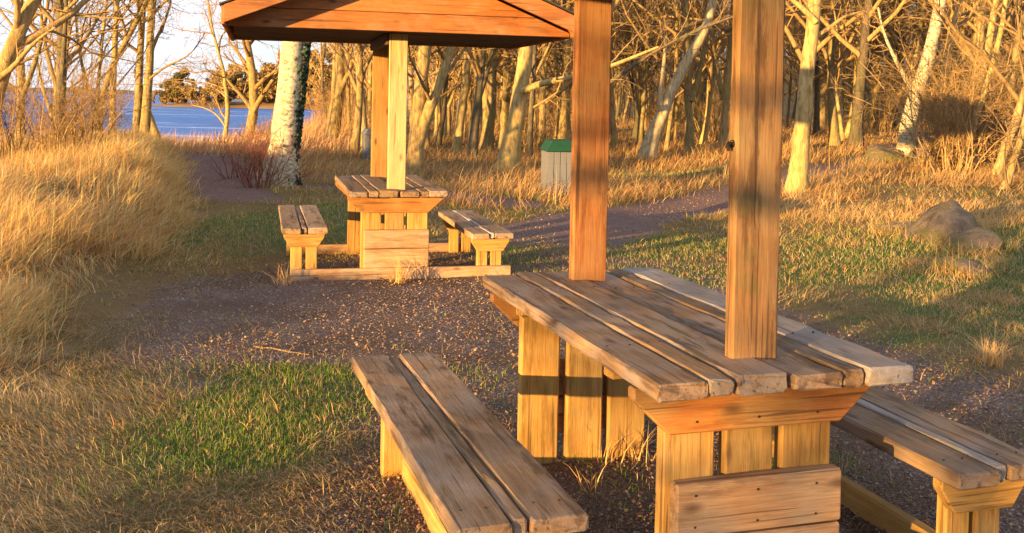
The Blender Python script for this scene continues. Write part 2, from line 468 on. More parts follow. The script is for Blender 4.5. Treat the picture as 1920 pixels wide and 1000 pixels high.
def prism(parent, name, mat, poly, axis_, a, b, bev=0.005):
    """poly in (p,z) extruded from a to b along axis_ ('u' or 'v'); local X lies along p so the grain follows it"""
    bm = bmesh.new()
    c = sum(p for p, _ in poly) / len(poly), sum(z for _, z in poly) / len(poly)
    vs = [bm.verts.new((p - c[0], z - c[1], -(b - a) / 2)) for p, z in poly]
    f = bm.faces.new(vs)
    r = bmesh.ops.extrude_face_region(bm, geom=[f])
    bmesh.ops.translate(bm, verts=[v for v in r['geom'] if isinstance(v, bmesh.types.BMVert)], vec=(0, 0, b - a))
    if bev: bmesh.ops.bevel(bm, geom=bm.edges[:], offset=bev, segments=1, affect='EDGES')
    bmesh.ops.recalc_face_normals(bm, faces=bm.faces[:])
    me = bpy.data.meshes.new(name); bm.to_mesh(me); bm.free()
    o = link(name, me, M[mat], parent)
    if axis_ == 'v':   # local x=u, y=z, z=-v
        R = Matrix(((1, 0, 0), (0, 0, -1), (0, 1, 0))); pos = Vector((c[0], (a + b) / 2, c[1]))
    else:              # p = v, extruded along u : local x=v, y=z, z=u
        R = Matrix(((0, 0, 1), (1, 0, 0), (0, 1, 0))); pos = Vector(((a + b) / 2, c[0], c[1]))
    o.matrix_local = Matrix.Translation(pos) @ R.to_4x4()
    return o

# ------------------------------------------------------------------ the two picnic shelters
def shelter(loc, rz, label, near):
    root = empty('picnic_shelter', loc, rz)
    tag(root, label, 'picnic shelter', 'roofed picnic tables on the gravel')
    L, t, th = 1.73, 0.758, 0.052
    top = empty('tabletop', (0, 0, 0), 0, root)
    us = [(-0.402, -0.252), (-0.246, -0.170), (-0.163, -0.006), (0.012, 0.166), (0.170, 0.243), (0.248, 0.402)]
    ends = [0.0, 0.004, 0.006, -0.006, 0.004, -0.008]
    for k, (a, b) in enumerate(us):
        board(top, 'plank', 'topgrey' if (near and k == 5) else 'top', (a, b, ends[k], L + ends[(k + 3) % 6] * 2, t - th + 0.003 * (k % 2), t + 0.004 * ((k * 7) % 3 - 1)), 'v', 'z', ch=0.007, jit=0.0015, seg=16, wear=0.006 if k in (0, 2, 3) else 0.003)
    pm = 'post' if near else 'paleposts'
    for v0, sgn in ((0.188, -1), (1.494, 1)):
        v1 = v0 + 0.046
        po = board(root, 'post', ('postyellow' if near else 'paleposts') if sgn < 0 else ('post' if near else 'rearpost'), (-0.077, 0.077, v0, v1, 0.7075, 2.058), 'z', 'v', ch=0.007, jit=0.001)
        if near and sgn < 0:
            hk = Tubes()
            hk.add([(-0.077, v0 + .02, 1.385), (-0.092, v0 + .02, 1.385), (-0.098, v0 + .015, 1.378), (-0.096, v0 + .01, 1.366)], [0.006, 0.007, 0.007, 0.005], 6)
            hk.add([(-0.0775, v0 + .02, 1.385), (-0.083, v0 + .02, 1.385)], [0.013, 0.011], 8)
            h_ = link('hook', hk.mesh('hook', M['iron']), None, po)
            h_.matrix_local = o_mat[po.name].inverted()
        for a, b in ((-0.290, -0.124), (-0.090, 0.070), (0.098, 0.268)):
            board(root, 'leg_slat', 'leg', (a, b, v0, v1, -0.12, 0.706), 'z', 'v', jit=0.001)
        fa, fb = (v0 - 0.047, v0 - 0.002) if sgn < 0 else (v1 + 0.002, v1 + 0.047)
        prism(root, 'cross_beam', 'beam', [(-0.405, 0.7045), (-0.405, 0.672), (-0.292, 0.566), (0.268, 0.566), (0.385, 0.672), (0.39, 0.7045)], 'v', fa, fb)
        board(root, 'skirt_board', 'skirt', (-0.268, 0.275, fa - 0.004, fb, 0.268, 0.424), 'u', 'v', jit=0.001)
        board(root, 'skirt_board', 'skirt', (-0.266, 0.274, fa - 0.001, fb, 0.110, 0.263), 'u', 'v', jit=0.001)
        if not near or sgn < 0:
            board(root, 'base_plank', 'skirt', (-0.855, 0.985, fa - 0.002, fb + 0.0, -0.05, 0.106), 'u', 'v', jit=0.001)
    for v_ in ((0.40,), (1.30,)):
        board(root, 'batten', 'leg', (-0.36, 0.36, v_[0], v_[0] + 0.07, 0.655, 0.7035), 'u', 'z')
    for side in (-1, 1):
        bz = 0.407 + (0 if near else (0.05 if side < 0 else -0.01))
        be = empty('bench', (0, 0, 0), 0, root)
        s0 = -0.93 if side < 0 else 0.622
        w = [(0, 0.152), (0.158, 0.198), (0.203, 0.362)]
        for k, (a, b) in enumerate(w):
            dz = -0.006 if (k == 1 and side < 0) else 0.0015 * ((k * 5) % 3 - 1)
            tl = (0.0075, 'X') if (k == 1 and side < 0) else None
            if tl: tl = (-0.0065, 'X')
            board(be, 'plank', 'topgrey' if (side > 0 and k == 1) else 'top', (s0 + a, s0 + b, 0.05 + 0.006 * ((k * 3) % 4), 1.85 - 0.005 * k, bz - 0.05 + dz, bz + dz), 'v', 'z', tilt=tl, ch=0.006, seg=14, wear=0.003)
        c = s0 + 0.181
        for v0 in (0.188, 1.494):
            for a, b in ((-0.107, -0.014), (0.014, 0.107)):
                board(be, 'leg', 'leg', (c + a, c + b, v0, v0 + 0.046, -0.12, bz - 0.052), 'z', 'v', jit=0.001)
            fa, fb = (v0 - 0.047, v0 - 0.002) if v0 < 1 else (v0 + 0.048, v0 + 0.093)
            prism(be, 'support', 'leg', [(c - 0.165, bz - 0.0535), (c - 0.165, bz - 0.085), (c - 0.112, bz - 0.165), (c + 0.112, bz - 0.165), (c + 0.165, bz - 0.085), (c + 0.165, bz - 0.0535)], 'v', fa, fb)
        if near:
            board(be, 'sill', 'leg', (c - 0.03, c + 0.018, 0.242, 1.486, -0.05, 0.085), 'v', 'u', jit=0.002)
    if near:
        def screw(p, nrm):
            tb = Tubes() if not SCREW else None
            if tb:
                tb.add([(0, 0, -0.004), (0, 0, 0.0015), (0, 0, 0.002)], [0.0032, 0.0032, 0.0002], 7)
                SCREW.append(tb.mesh('screw_head', M['iron']))
            o = link('screw_head', SCREW[0], None, root, p)
            o.rotation_euler = Vector(nrm).to_track_quat('Z', 'Y').to_euler()
        for u in (-0.21, -0.01, 0.185):
            for z in (0.39, 0.30, 0.235, 0.14): screw((u, 0.1355, z), (0, -1, 0))
            for z in (0.672, 0.60): screw((u, 0.1395, z), (0, -1, 0))
        for k, (a, b) in enumerate(us):
            zt = t + 0.004 * ((k * 7) % 3 - 1)
            for v_ in (0.435, 1.335):
                for f in (0.25, 0.75): screw((a + (b - a) * f, v_, zt), (0, 0, 1))
        for s0 in (-0.93, 0.622):
            for du in (0.04, 0.11, 0.245, 0.32):
                for v_ in (0.165, 1.57): screw((s0 + du, v_, 0.4075), (0, 0, 1))
    # roof
    rf = empty('roof', (0, 0, 0), 0, root)
    hw, z0, sl, va, vb = 1.385, 2.06, 0.40, -0.44, L + 0.44
    ga = va + 0.25
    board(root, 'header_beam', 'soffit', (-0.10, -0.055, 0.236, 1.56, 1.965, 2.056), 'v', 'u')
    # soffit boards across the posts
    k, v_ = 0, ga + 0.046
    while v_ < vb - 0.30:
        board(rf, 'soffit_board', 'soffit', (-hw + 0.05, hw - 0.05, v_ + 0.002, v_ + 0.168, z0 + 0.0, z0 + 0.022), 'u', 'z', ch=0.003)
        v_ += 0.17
    for v0, v1 in ((ga, ga + 0.044), (vb - 0.294, vb - 0.25)):
        z = z0 - 0.012
        while True:
            zt = z + 0.145
            ua = hw - 0.02 - max(0, (z - z0 - 0.02)) / sl
            ub = hw - 0.02 - max(0, (zt - z0 - 0.02)) / sl
            if ua < 0.12: break
            ub = max(ub, 0.02)
            poly = [(-ua, z), (ua, z), (ub, zt), (-ub, zt)] if z > z0 else [(-ua, z), (ua, z), (ua, z0 + 0.02), (ub, zt), (-ub, zt), (-ua, z0 + 0.02)]
            prism(rf, 'gable_board', 'roofw', poly, 'v', v0, v1, 0.004)
            z = zt + 0.004
    zr = z0 + 0.125
    for v0, v1 in ((va, va + 0.035), (vb - 0.035, vb)):
        for s_ in (-1, 1):
            poly = [(s_ * hw, zr - 0.135), (s_ * hw, zr), (s_ * 0.003, zr + hw * sl), (s_ * 0.003, zr - 0.135 + hw * sl)]
            prism(rf, 'bargeboard', 'roofw', poly, 'v', v0, v1, 0.004)
    for s_ in (-1, 1):
        board(rf, 'fascia', 'roofw', (s_ * hw - 0.012 if s_ > 0 else -hw - 0.020, hw + 0.020 if s_ > 0 else -hw + 0.012, va + 0.037, vb - 0.037, zr - 0.142, zr - 0.004), 'v', 'u')
        # roof deck and felt
        poly = [(s_ * (hw - 0.014), zr - 0.025), (s_ * (hw - 0.014), zr - 0.002), (s_ * 0.002, zr - 0.002 + (hw - 0.014) * sl), (s_ * 0.002, zr - 0.025 + (hw - 0.014) * sl)]
        prism(rf, 'roof_deck', 'roofw', poly, 'v', va + 0.037, vb - 0.037, 0)
        poly = [(s_ * (hw + 0.03), zr + 0.003 - 0.006), (s_ * (hw + 0.03), zr + 0.010), (s_ * 0.001, zr + 0.018 + (hw + 0.02) * sl), (s_ * 0.001, zr + 0.004 + (hw + 0.02) * sl)]
        prism(rf, 'roof_felt', 'felt', poly, 'v', va - 0.01, vb + 0.01, 0)
    return root

shelter((0.7819, 2.7933, 0), 0.3034, 'big weathered picnic table with two tall posts and benches in the foreground', True)
shelter((-0.9065, 8.2933, -0.02), 0.2406, 'picnic table beneath its orange gabled roof farther back on the gravel', False)
# ------------------------------------------------------------------ placing by bearing and distance
def bear(px, depth):
    """ground point at a bearing (1920-wide photograph column near the horizon) and a distance"""
    x = (px - 960) / FPX * depth
    return float(x), float(depth)

# ------------------------------------------------------------------ grasses
def blades(P, hd, h, w, bend, col, nseg=2, tipcol=None, seed=0, droop=1.6):
    """P (n,3) roots; each blade an arched tapering strip"""
    n_ = len(P)
    rng = np.random.default_rng(seed)
    t = np.linspace(0, 1, nseg + 1)
    dirh = np.stack([np.cos(hd), np.sin(hd), np.zeros(n_)], -1)
    sa = hd + np.pi / 2 + rng.normal(0, 0.9, n_)
    side = np.stack([np.cos(sa), np.sin(sa), np.zeros(n_)], -1)
    V = []
    for k, tt in enumerate(t):
        c = P + dirh * (h * bend * tt ** droop)[:, None]
        c[:, 2] += h * (tt - 0.42 * bend * tt ** 2.2)
        wk = w * (1 - tt * 0.92)
        if k < nseg:
            V.append(c - side * wk[:, None] / 2); V.append(c + side * wk[:, None] / 2)
        else:
            V.append(c)
    V = np.stack(V, 1)
    m_ = V.shape[1]
    base = (np.arange(n_) * m_)[:, None]
    Q = [base + np.array([[2 * k, 2 * k + 1, 2 * k + 3, 2 * k + 2]]) for k in range(nseg - 1)]
    T = base + np.array([[2 * nseg - 2, 2 * nseg - 1, 2 * nseg]])
    C = np.repeat(col[:, None], m_, 1)
    if tipcol is not None:
        tt = np.concatenate([[t[k]] * 2 for k in range(nseg)] + [[1.0]])
        C = C * (1 - tt[None, :, None]) + tipcol[:, None] * tt[None, :, None]
    return V.reshape(-1, 3), (np.stack(Q, 1).reshape(-1, 4) if Q else None), T, C.reshape(-1, 3)

def grass_obj(name, label, cat, sets, mat='grass'):
    V, Q, T, C, off = [], [], [], [], 0
    for v, q, t, c in sets:
        V.append(v); C.append(c); T.append(t + off)
        if q is not None: Q.append(q + off)
        off += len(v)
    me = np_mesh(name, np.concatenate(V), quads=np.concatenate(Q) if Q else None, tris=np.concatenate(T), col=np.concatenate(C))
    o = link(name, me, M[mat])
    tag(o, label, cat, kind='stuff')
    return o

def scatter(rng, n_, ylo, yhi, fx0, fx1, power=1.0):
    """points with more of them close to the viewer; x limits are functions of y"""
    y = ylo + (yhi - ylo) * rng.random(n_) ** power
    a, b = fx0(y), fx1(y)
    x = a + (b - a) * rng.random(n_)
    return x, y

def palette(rng, n_, cols, jit=0.12):
    c = np.array(cols)[rng.integers(0, len(cols), n_)]
    return np.clip(c * (1 + rng.normal(0, jit, (n_, 1))) * (1 + rng.normal(0, jit * 0.4, (n_, 3))), 0.005, 0.9)

GOLD = [(0.70, 0.44, 0.17), (0.76, 0.52, 0.23), (0.66, 0.38, 0.13), (0.54, 0.32, 0.12), (0.80, 0.60, 0.31)]
DRY = [(0.36, 0.25, 0.12), (0.44, 0.31, 0.16), (0.28, 0.19, 0.09), (0.50, 0.38, 0.21)]
GREEN = [(0.12, 0.22, 0.02), (0.16, 0.27, 0.025), (0.08, 0.15, 0.018), (0.22, 0.28, 0.04)]
RUST = [(0.40, 0.20, 0.08), (0.48, 0.27, 0.10), (0.52, 0.33, 0.14), (0.34, 0.17, 0.07)]

rng = np.random.default_rng(5)
# tall golden grass on the left bank, combed over to the right by the wind, in tussocks
sets = []
for (nt, ylo, yhi, pw, hb, nb, wk) in ((300, 5.0, 9.0, 1.0, 0.31, 85, 1.0), (560, 8.6, 15, 1.0, 0.42, 62, 1.5), (640, 14, 27, 1.0, 0.42, 36, 2.3)):
    ty = ylo + (yhi - ylo) * rng.random(nt) ** pw
    reach = np.interp(ty, [5, 9, 15, 27], [1.3, 2.4, 4.0, 6.5])
    tx = tall_edge(ty) + 0.02 - reach * rng.random(nt) ** 0.8
    clump = fbm(tx, ty, 0.7, 77)
    keep = (clump > (0.41 if ylo < 7 else 0.34)) & (path_d(tx, ty) < 0.3) & ~((ty > 7.6) & (ty < 8.8) & (tx > -3.6))
    tx, ty, clump = tx[keep], ty[keep], clump[keep]
    k = len(tx)
    lean = 0.15 + 0.25 * rng.standard_normal(k)
    th = hb * (0.55 + 0.85 * clump) * (0.8 + 0.4 * rng.random(k)) * np.clip((tall_edge(ty) - tx) / 0.8 + 0.55, 0.5, 1)
    n_ = k * nb
    x = np.repeat(tx, nb) + rng.normal(0, 0.12, n_); y = np.repeat(ty, nb) + rng.normal(0, 0.12, n_)
    P = np.stack([x, y, zat(x, y) - 0.02], -1)
    h = np.repeat(th, nb) * (0.55 + 0.6 * rng.random(n_))
    hd = np.repeat(lean * 1.6, nb) + rng.normal(0, 0.95, n_)
    bend = np.clip(rng.normal(0.8, 0.42, n_), 0.0, 1.6)
    w = (0.0042 + 0.003 * rng.random(n_)) * wk
    c = palette(rng, n_, GOLD, 0.2) * (0.75 + 0.4 * np.repeat(clump, nb))[:, None]
    tip = c * np.array([1.25, 1.18, 1.1])
    sets.append(blades(P, hd, h, w, bend, c * 0.8, 3, np.clip(tip, 0, 0.8), 3))
grass_obj('tall_dry_grass', 'tall golden dry grass combed over on the left bank', 'grass', sets)

# low clump of pale grass at the bank's toe
# matted brown grass in the left foreground, with green coming through
sets = []
n_ = 90000
x, y = scatter(rng, n_, 2.4, 6.8, lambda y: -0.56 * y - 1.9, lambda y: np.interp(y, [3, 4.5, 5.5, 6.6], [-0.35, -0.45, -0.9, -1.6]), 0.9)
g_, gg, dd = zones(x, y)
keep = (rng.random(n_) < np.clip(dd * 1.1 + 0.25 * gg - 0.05, 0.06, 1)) & (fbm(x, y, 2.2, 5) + 0.16 * sm(-0.95, -1.6, x) > 0.44)
x, y = x[keep], y[keep]; k = len(x)
P = np.stack([x, y, zat(x, y) - 0.006], -1)
whorl = fbm(x, y, 1.6, 91) * 7 + 0.4
gg2 = zones(x, y)[1]
isg = rng.random(k) < np.clip(gg2 * 0.7 + 0.12, 0, 0.9)
c = np.where(isg[:, None], palette(rng, k, GREEN), palette(rng, k, DRY))
c *= (0.65 + 0.7 * fbm(x, y, 3.0, 55))[:, None]
h = np.where(isg, 0.035, 0.085) * (0.4 + rng.random(k)) * (0.6 + 0.9 * fbm(x, y, 1.3, 8))
sets.append(blades(P, whorl + rng.normal(0, 0.6, k), h, 0.0028 + 0.0022 * rng.random(k), np.clip(rng.normal(1.15, 0.35, k), 0.1, 1.8), c, 2, c * 1.2, 4))
grass_obj('matted_grass', 'matted brown grass in the left foreground', 'grass', sets)

# short green turf: the patch beside the near bench, behind the far table, right of the near table
sets = []
n_ = 360000
y = 3.2 + 20 * rng.random(n_) ** 1.9
x = (-0.45 + 0.95 * rng.random(n_)) * (y + 0.5)
gg = zones(x, y)[1]
keep = rng.random(n_) < gg * np.where(y < 6.2, 1.0, 0.8)
x, y = x[keep], y[keep]; k = len(x)
P = np.stack([x, y, zat(x, y) - 0.004], -1)
c = palette(rng, k, GREEN) * (0.6 + 0.8 * fbm(x, y, 2.0, 66))[:, None]
old = rng.random(k) < 0.34 + 0.30 * (y > 6.2)
c[old] = palette(rng, int(old.sum()), DRY)
sc = np.interp(y, [3, 7, 12, 22], [1, 1.4, 2.2, 3.5])
sets.append(blades(P, rng.random(k) * 6.28, (0.018 + 0.034 * rng.random(k)) * np.interp(y, [3, 5.5, 7, 20], [1, 1.1, 1.0, 1.9]), (0.0026 + 0.002 * rng.random(k)) * sc, rng.random(k) * 1.1, c, 2, c * 1.25, 5))
grass_obj('green_turf', 'short green grass in patches on the gravel edge', 'grass', sets)

# thin worn grass and straw on the bare soil round the clearing
n_ = 90000
y = 4.5 + 13 * rng.random(n_) ** 1.3
x = (-0.5 + 1.05 * rng.random(n_)) * (y + 0.5)
dd = zones(x, y)
keep = (rng.random(n_) < np.clip(dd[2] * 0.9 + 0.08, 0, 1) * sm(0.32, 0.62, fbm(x, y, 1.4, 71))) & (x > tall_edge(y) - 4) & (path_d(x, y) < 0.5)
x, y = x[keep], y[keep]; k = len(x)
P = np.stack([x, y, zat(x, y) - 0.004], -1)
c = palette(rng, k, DRY + GOLD[2:4], 0.2); gq = rng.random(k) < 0.25; c[gq] = palette(rng, int(gq.sum()), GREEN)
bank = x < tall_edge(y) - 0.2; c[bank] = palette(rng, int(bank.sum()), GOLD, 0.2)
c *= (0.6 + 0.7 * fbm(x, y, 1.1, 72))[:, None]
sets = [blades(P, fbm(x, y, 0.9, 73) * 9 + rng.normal(0, 0.9, k), (0.04 + 0.07 * rng.random(k)) * np.interp(y, [4, 9, 17], [1, 1.2, 1.6]) * np.where(bank, 1.8, 1), (0.003 + 0.002 * rng.random(k)) * np.interp(y, [4, 9, 17], [1, 1.7, 2.8]), np.clip(rng.normal(1.1, 0.4, k), 0.1, 1.9), c, 3, c * 1.15, 14)]
grass_obj('worn_grass', 'thin worn straw and grass on the bare soil round the clearing', 'grass', sets)

# dry golden grass on the right bank and right foreground
sets = []
for (nt, ylo, yhi, nb, hb, wk) in ((620, 8.8, 14.5, 46, 0.17, 1.3), (900, 13, 24, 30, 0.26, 2.2)):
    ty = ylo + (yhi - ylo) * rng.random(nt)
    x0 = np.interp(ty, [6, 8, 10, 13, 15, 18, 24], [2.7, 2.5, 2.3, 2.6, 3.8, 5.8, 9.5])
    tx = x0 + (0.62 * ty + 1 - x0) * rng.random(nt)
    cl = fbm(tx, ty, 0.8, 88)
    keep = (cl > 0.44) & (path_d(tx, ty) < 0.2) & (zones(tx, ty)[1] < 0.55)
    tx, ty, cl = tx[keep], ty[keep], cl[keep]; k = len(tx); n_ = k * nb
    x = np.repeat(tx, nb) + rng.normal(0, 0.14, n_); y = np.repeat(ty, nb) + rng.normal(0, 0.14, n_)
    P = np.stack([x, y, zat(x, y) - 0.015], -1)
    h = np.repeat(hb * (0.4 + cl) * (0.7 + 0.6 * rng.random(k)), nb) * (0.5 + 0.7 * rng.random(n_))
    hd = np.repeat(rng.normal(0.2, 1.0, k), nb) + rng.normal(0, 0.7, n_)
    c = palette(rng, n_, GOLD + RUST[1:3]) * (0.65 + 0.5 * np.repeat(cl, nb))[:, None]
    sets.append(blades(P, hd, h, (0.004 + 0.003 * rng.random(n_)) * wk, np.clip(rng.normal(1.0, 0.35, n_), 0.1, 1.6), c * 0.85, 2, c * 1.15, 6))
# sparse tufts on the right foreground verge
nt = 130
ty = 4.6 + 5 * rng.random(nt); tx = 2.55 + 1.6 * rng.random(nt) ** 0.8 + 0.1 * (ty - 5)
nb = 60; n_ = nt * nb
x = np.repeat(tx, nb) + rng.normal(0, 0.09, n_); y = np.repeat(ty, nb) + rng.normal(0, 0.09, n_)
P = np.stack([x, y, zat(x, y) - 0.01], -1)
c = palette(rng, n_, GOLD[2:4] + DRY)
sets.append(blades(P, np.repeat(rng.random(nt) * 6.28, nb) + rng.normal(0, 0.8, n_), (0.04 + 0.08 * rng.random(n_)), 0.004 + 0.003 * rng.random(n_), np.clip(rng.normal(1.0, 0.35, n_), 0.1, 1.6), c, 3, c * 1.15, 7))
grass_obj('golden_bank_grass', 'golden dry grass over the right bank among the boulders', 'grass', sets)

# forest floor: rusty tussocks and bracken under the trees
sets = []
nt = 3400
ty = 14 + 52 * rng.random(nt) ** 1.25
tx = (-0.30 + 0.85 * rng.random(nt)) * ty
cl = fbm(tx, ty, 0.35, 99)
keep = (cl > 0.36) & (path_d(tx, ty) < 0.25) & (tx > tall_edge(ty) + 0.2)
tx, ty, cl = tx[keep], ty[keep], cl[keep]; k = len(tx)
nb = 26; n_ = k * nb
yy = np.repeat(ty, nb)
spr = 0.10 + 0.007 * yy
x = np.repeat(tx, nb) + rng.normal(0, 1, n_) * spr; y = yy + rng.normal(0, 1, n_) * spr
P = np.stack([x, y, zat(x, y) - 0.02], -1)
c = palette(rng, n_, GOLD[:4] + RUST) * (0.6 + 0.6 * np.repeat(cl, nb))[:, None]
h = np.repeat((0.16 + 0.34 * cl) * (0.6 + 0.8 * rng.random(k)), nb) * (0.5 + 0.7 * rng.random(n_))
sets.append(blades(P, np.repeat(rng.normal(0.2, 0.9, k), nb) + rng.normal(0, 0.8, n_), h, (0.004 + 0.00042 * yy) * (0.7 + 0.6 * rng.random(n_)), np.clip(rng.normal(0.9, 0.35, n_), 0.1, 1.6), c * 0.85, 2, c * 1.1, 8))
grass_obj('forest_floor_grass', 'rusty golden tussocks on the forest floor', 'grass', sets)

# reed belt before the sea
n_ = 27000
y = 25 + 50 * rng.random(n_) ** 0.9
x = (-0.58 + 0.46 * rng.random(n_)) * y
P = np.stack([x, y, zat(x, y) - 0.03], -1)
c = palette(rng, n_, [(0.58, 0.36, 0.17), (0.52, 0.29, 0.14), (0.62, 0.42, 0.22), (0.46, 0.25, 0.13)])
h = (0.7 + 0.6 * rng.random(n_)) * np.interp(y, [26, 40, 60, 90], [0.5, 1.0, 1.3, 1.3])
sets = [blades(P, rng.normal(0.1, 0.7, n_), h, 0.025 + 0.025 * rng.random(n_), np.clip(rng.normal(0.5, 0.3, n_), 0, 1.2), c, 2, c * 1.15, 9)]
grass_obj('reed_belt', 'pinkish golden reeds along the seashore', 'reeds', sets)

# ------------------------------------------------------------------ gravel and leaf litter
def flakes(P, size, tilt, col, seed):
    """small four-cornered chips, each a shallow pyramid"""
    r = np.random.default_rng(seed); n_ = len(P)
    az = r.random(n_) * 6.28
    nrm = np.stack([np.cos(az) * np.sin(tilt), np.sin(az) * np.sin(tilt), np.cos(tilt)], -1)
    a = np.cross(nrm, np.tile([0.3, 0.9, 0.1], (n_, 1))); a /= np.linalg.norm(a, axis=1, keepdims=True)
    b = np.cross(nrm, a)
    th = r.random(n_) * 6.28
    A = a * np.cos(th)[:, None] + b * np.sin(th)[:, None]; B = np.cross(nrm, A)
    sx, sy = size * (0.7 + 0.6 * r.random(n_)), size * (0.4 + 0.5 * r.random(n_))
    V = np.stack([P + A * sx[:, None], P + B * sy[:, None], P - A * (sx * (0.6 + 0.5 * r.random(n_)))[:, None], P - B * sy[:, None], P + nrm * (size * 0.35)[:, None]], 1)
    bs = (np.arange(n_) * 5)[:, None]
    T = np.concatenate([bs + np.array([[0, 1, 4]]), bs + np.array([[1, 2, 4]]), bs + np.array([[2, 3, 4]]), bs + np.array([[3, 0, 4]])])
    return V.reshape(-1, 3), None, T, np.repeat(col, 5, 0)
n_ = 140000
y = 2.2 + 9 * rng.random(n_) ** 1.55
x = (-0.47 + 1.02 * rng.random(n_)) * (y + 0.6)
g_ = zones(x, y)[0]
keep = rng.random(n_) < g_ * (0.45 + 0.65 * (fbm(x, y, 1.1, 17) > 0.42))
x, y = x[keep], y[keep]; k = len(x)
P = np.stack([x, y, zat(x, y) + 0.001], -1)
c = palette(rng, k, [(0.27, 0.20, 0.195), (0.20, 0.15, 0.15), (0.32, 0.24, 0.215), (0.15, 0.11, 0.112), (0.36, 0.27, 0.23)], 0.22)
gravel_set = flakes(P, (0.004 + 0.009 * rng.random(k) ** 3) * np.interp(y, [2, 6, 11], [0.95, 1.05, 1.3]), rng.random(k) * 0.6, c, 1)
grass_obj('gravel_stones', 'purplish grey gravel of the clearing', 'gravel', [gravel_set], 'litter')
n_ = 115000
y = 2.4 + 17 * rng.random(n_) ** 1.7
x = (-0.46 + 1.0 * rng.random(n_)) * (y + 0.6)
g_ = zones(x, y)[0]
keep = rng.random(n_) < (0.22 + 0.5 * g_) * (0.25 + 0.75 * sm(0.34, 0.6, fbm(x, y, 0.8, 29)))
# a drift of leaves against the near bench's outer side
xb = -0.50 + 0.22 * rng.standard_normal(1500); yb = 3.75 + 0.35 * rng.standard_normal(1500)
x, y = np.concatenate([x[keep], xb]), np.concatenate([y[keep], yb]); k = len(x)
P = np.stack([x, y, zat(x, y) + 0.004 + 0.008 * rng.random(k)], -1)
c = palette(rng, k, [(0.34, 0.19, 0.10), (0.27, 0.14, 0.08), (0.39, 0.25, 0.15), (0.20, 0.105, 0.07), (0.40, 0.28, 0.18)], 0.15)
leafset = flakes(P, (0.005 + 0.009 * rng.random(k) ** 2) * np.interp(y, [2, 8, 20], [0.8, 1.05, 1.2]), 0.25 + rng.random(k) * 0.9, c, 2)
grass_obj('fallen_leaves', 'brown fallen leaves strewn over the gravel', 'leaves', [leafset], 'litter')

# ------------------------------------------------------------------ bare trees
def path_interp(pts, n_):
    pts = np.asarray(pts, float)
    s_ = np.concatenate([[0], np.cumsum(np.linalg.norm(np.diff(pts, axis=0), axis=1))])
    t = np.linspace(0, s_[-1], n_)
    out = np.stack([np.interp(t, s_, pts[:, i]) for i in range(3)], -1)
    for _ in range(2):
        out[1:-1] = 0.25 * out[:-2] + 0.5 * out[1:-1] + 0.25 * out[2:]
    return out

def grow(r, p, d, length, n_, wob, up):
    pts = [np.array(p, float)]; d = np.array(d, float); d /= np.linalg.norm(d)
    st = length / (n_ - 1)
    for _ in range(n_ - 1):
        d = d + r.normal(0, wob, 3); d[2] += up; d /= np.linalg.norm(d)
        pts.append(pts[-1] + d * st)
    return np.array(pts)

def side_dir(r, T, ang):
    a = np.cross(T, r.normal(0, 1, 3)); a /= np.linalg.norm(a) + 1e-9
    return T * math.cos(ang) + a * math.sin(ang)

def ramify(tb, r, pts, rad, nb, lvl, t0, lf, up, minr, twn):
    """side shoots along a stem, recursive"""
    n_ = len(pts); L = np.linalg.norm(np.diff(pts, axis=0), axis=1).sum()
    for k in range(nb):
        t = t0 + (1 - t0) * ((k + r.random()) / nb) ** 0.9
        i = min(int(t * (n_ - 1)), n_ - 2); f = t * (n_ - 1) - i
        p = pts[i] * (1 - f) + pts[i + 1] * f
        T = pts[i + 1] - pts[i]; T /= np.linalg.norm(T) + 1e-9
        d = side_dir(r, T, r.uniform(0.55, 1.15))
        ln = L * lf * (1.15 - 0.65 * t) * r.uniform(0.6, 1.25)
        r0 = max(minr, np.interp(t, [0, 1], [rad[0], rad[-1]]) * (0.52 if lvl else 0.42) * r.uniform(0.7, 1.1))
        q = grow(r, p, d, ln, 6 if lvl == 0 else (5 if lvl == 1 else 3), 0.20, up)
        rr = np.linspace(r0, max(minr * 0.6, r0 * 0.25), len(q))
        tb.add(q, rr, 5 if lvl == 0 else 3)
        if lvl < 2:
            ramify(tb, r, q, rr, twn[lvl], lvl + 1, 0.18, 0.52, up * 0.6, minr, twn)

def tree_meshes(name, path, r0, seed, bark_m='bark', twig_m='twig', nb=16, t0=0.22, lf=0.42, minr=0.004, twn=(6, 6), tip=0.22, limbs=(), up=0.05, sides=10, flare=1.5):
    r = np.random.default_rng(seed)
    pts = path_interp(path, 26)
    L = np.linalg.norm(np.diff(pts, axis=0), axis=1).sum()
    pts[2:] += np.cumsum(r.normal(0, 0.0035 * L / 8 + 0.006, (24, 3)) * np.array([1, 1, 0.2]), 0)
    t = np.linspace(0, 1, 26)
    rad = r0 * (1 - (1 - tip) * t ** 0.9) * (1 + (flare - 1) * np.exp(-t * L / (r0 * 2.2))) * (1 + r.normal(0, 0.03, 26))
    tr = Tubes(); tr.add(np.vstack([pts[:1] - [0, 0, 0.15], pts]), np.concatenate([rad[:1] * 1.1, rad]), sides)
    cr = Tubes()
    for lp, lr in limbs:
        q = path_interp(lp, 9); rr = np.linspace(lr, lr * 0.3, 9)
        tr.add(q, rr, 7)
        ramify(cr, r, q, rr, 7, 1, 0.25, 0.45, up, minr, twn)
    ramify(cr, r, pts, rad, nb, 0, t0, lf, up, minr, twn)
    return tr.mesh(name + '_trunk', M[bark_m]), cr.mesh(name + '_crown', M[twig_m])

def put_tree(name, label, meshes, xy, group=None, rz=0.0, sc=1.0, cat='tree', sink=0.03):
    x, y = xy
    o = empty(name, (x, y, float(zat(x, y)) - sink), rz)
    o.scale = (sc, sc, sc)
    tag(o, label, cat, group)
    link('trunk', meshes[0], None, o)
    link('crown', meshes[1], None, o)
    return o

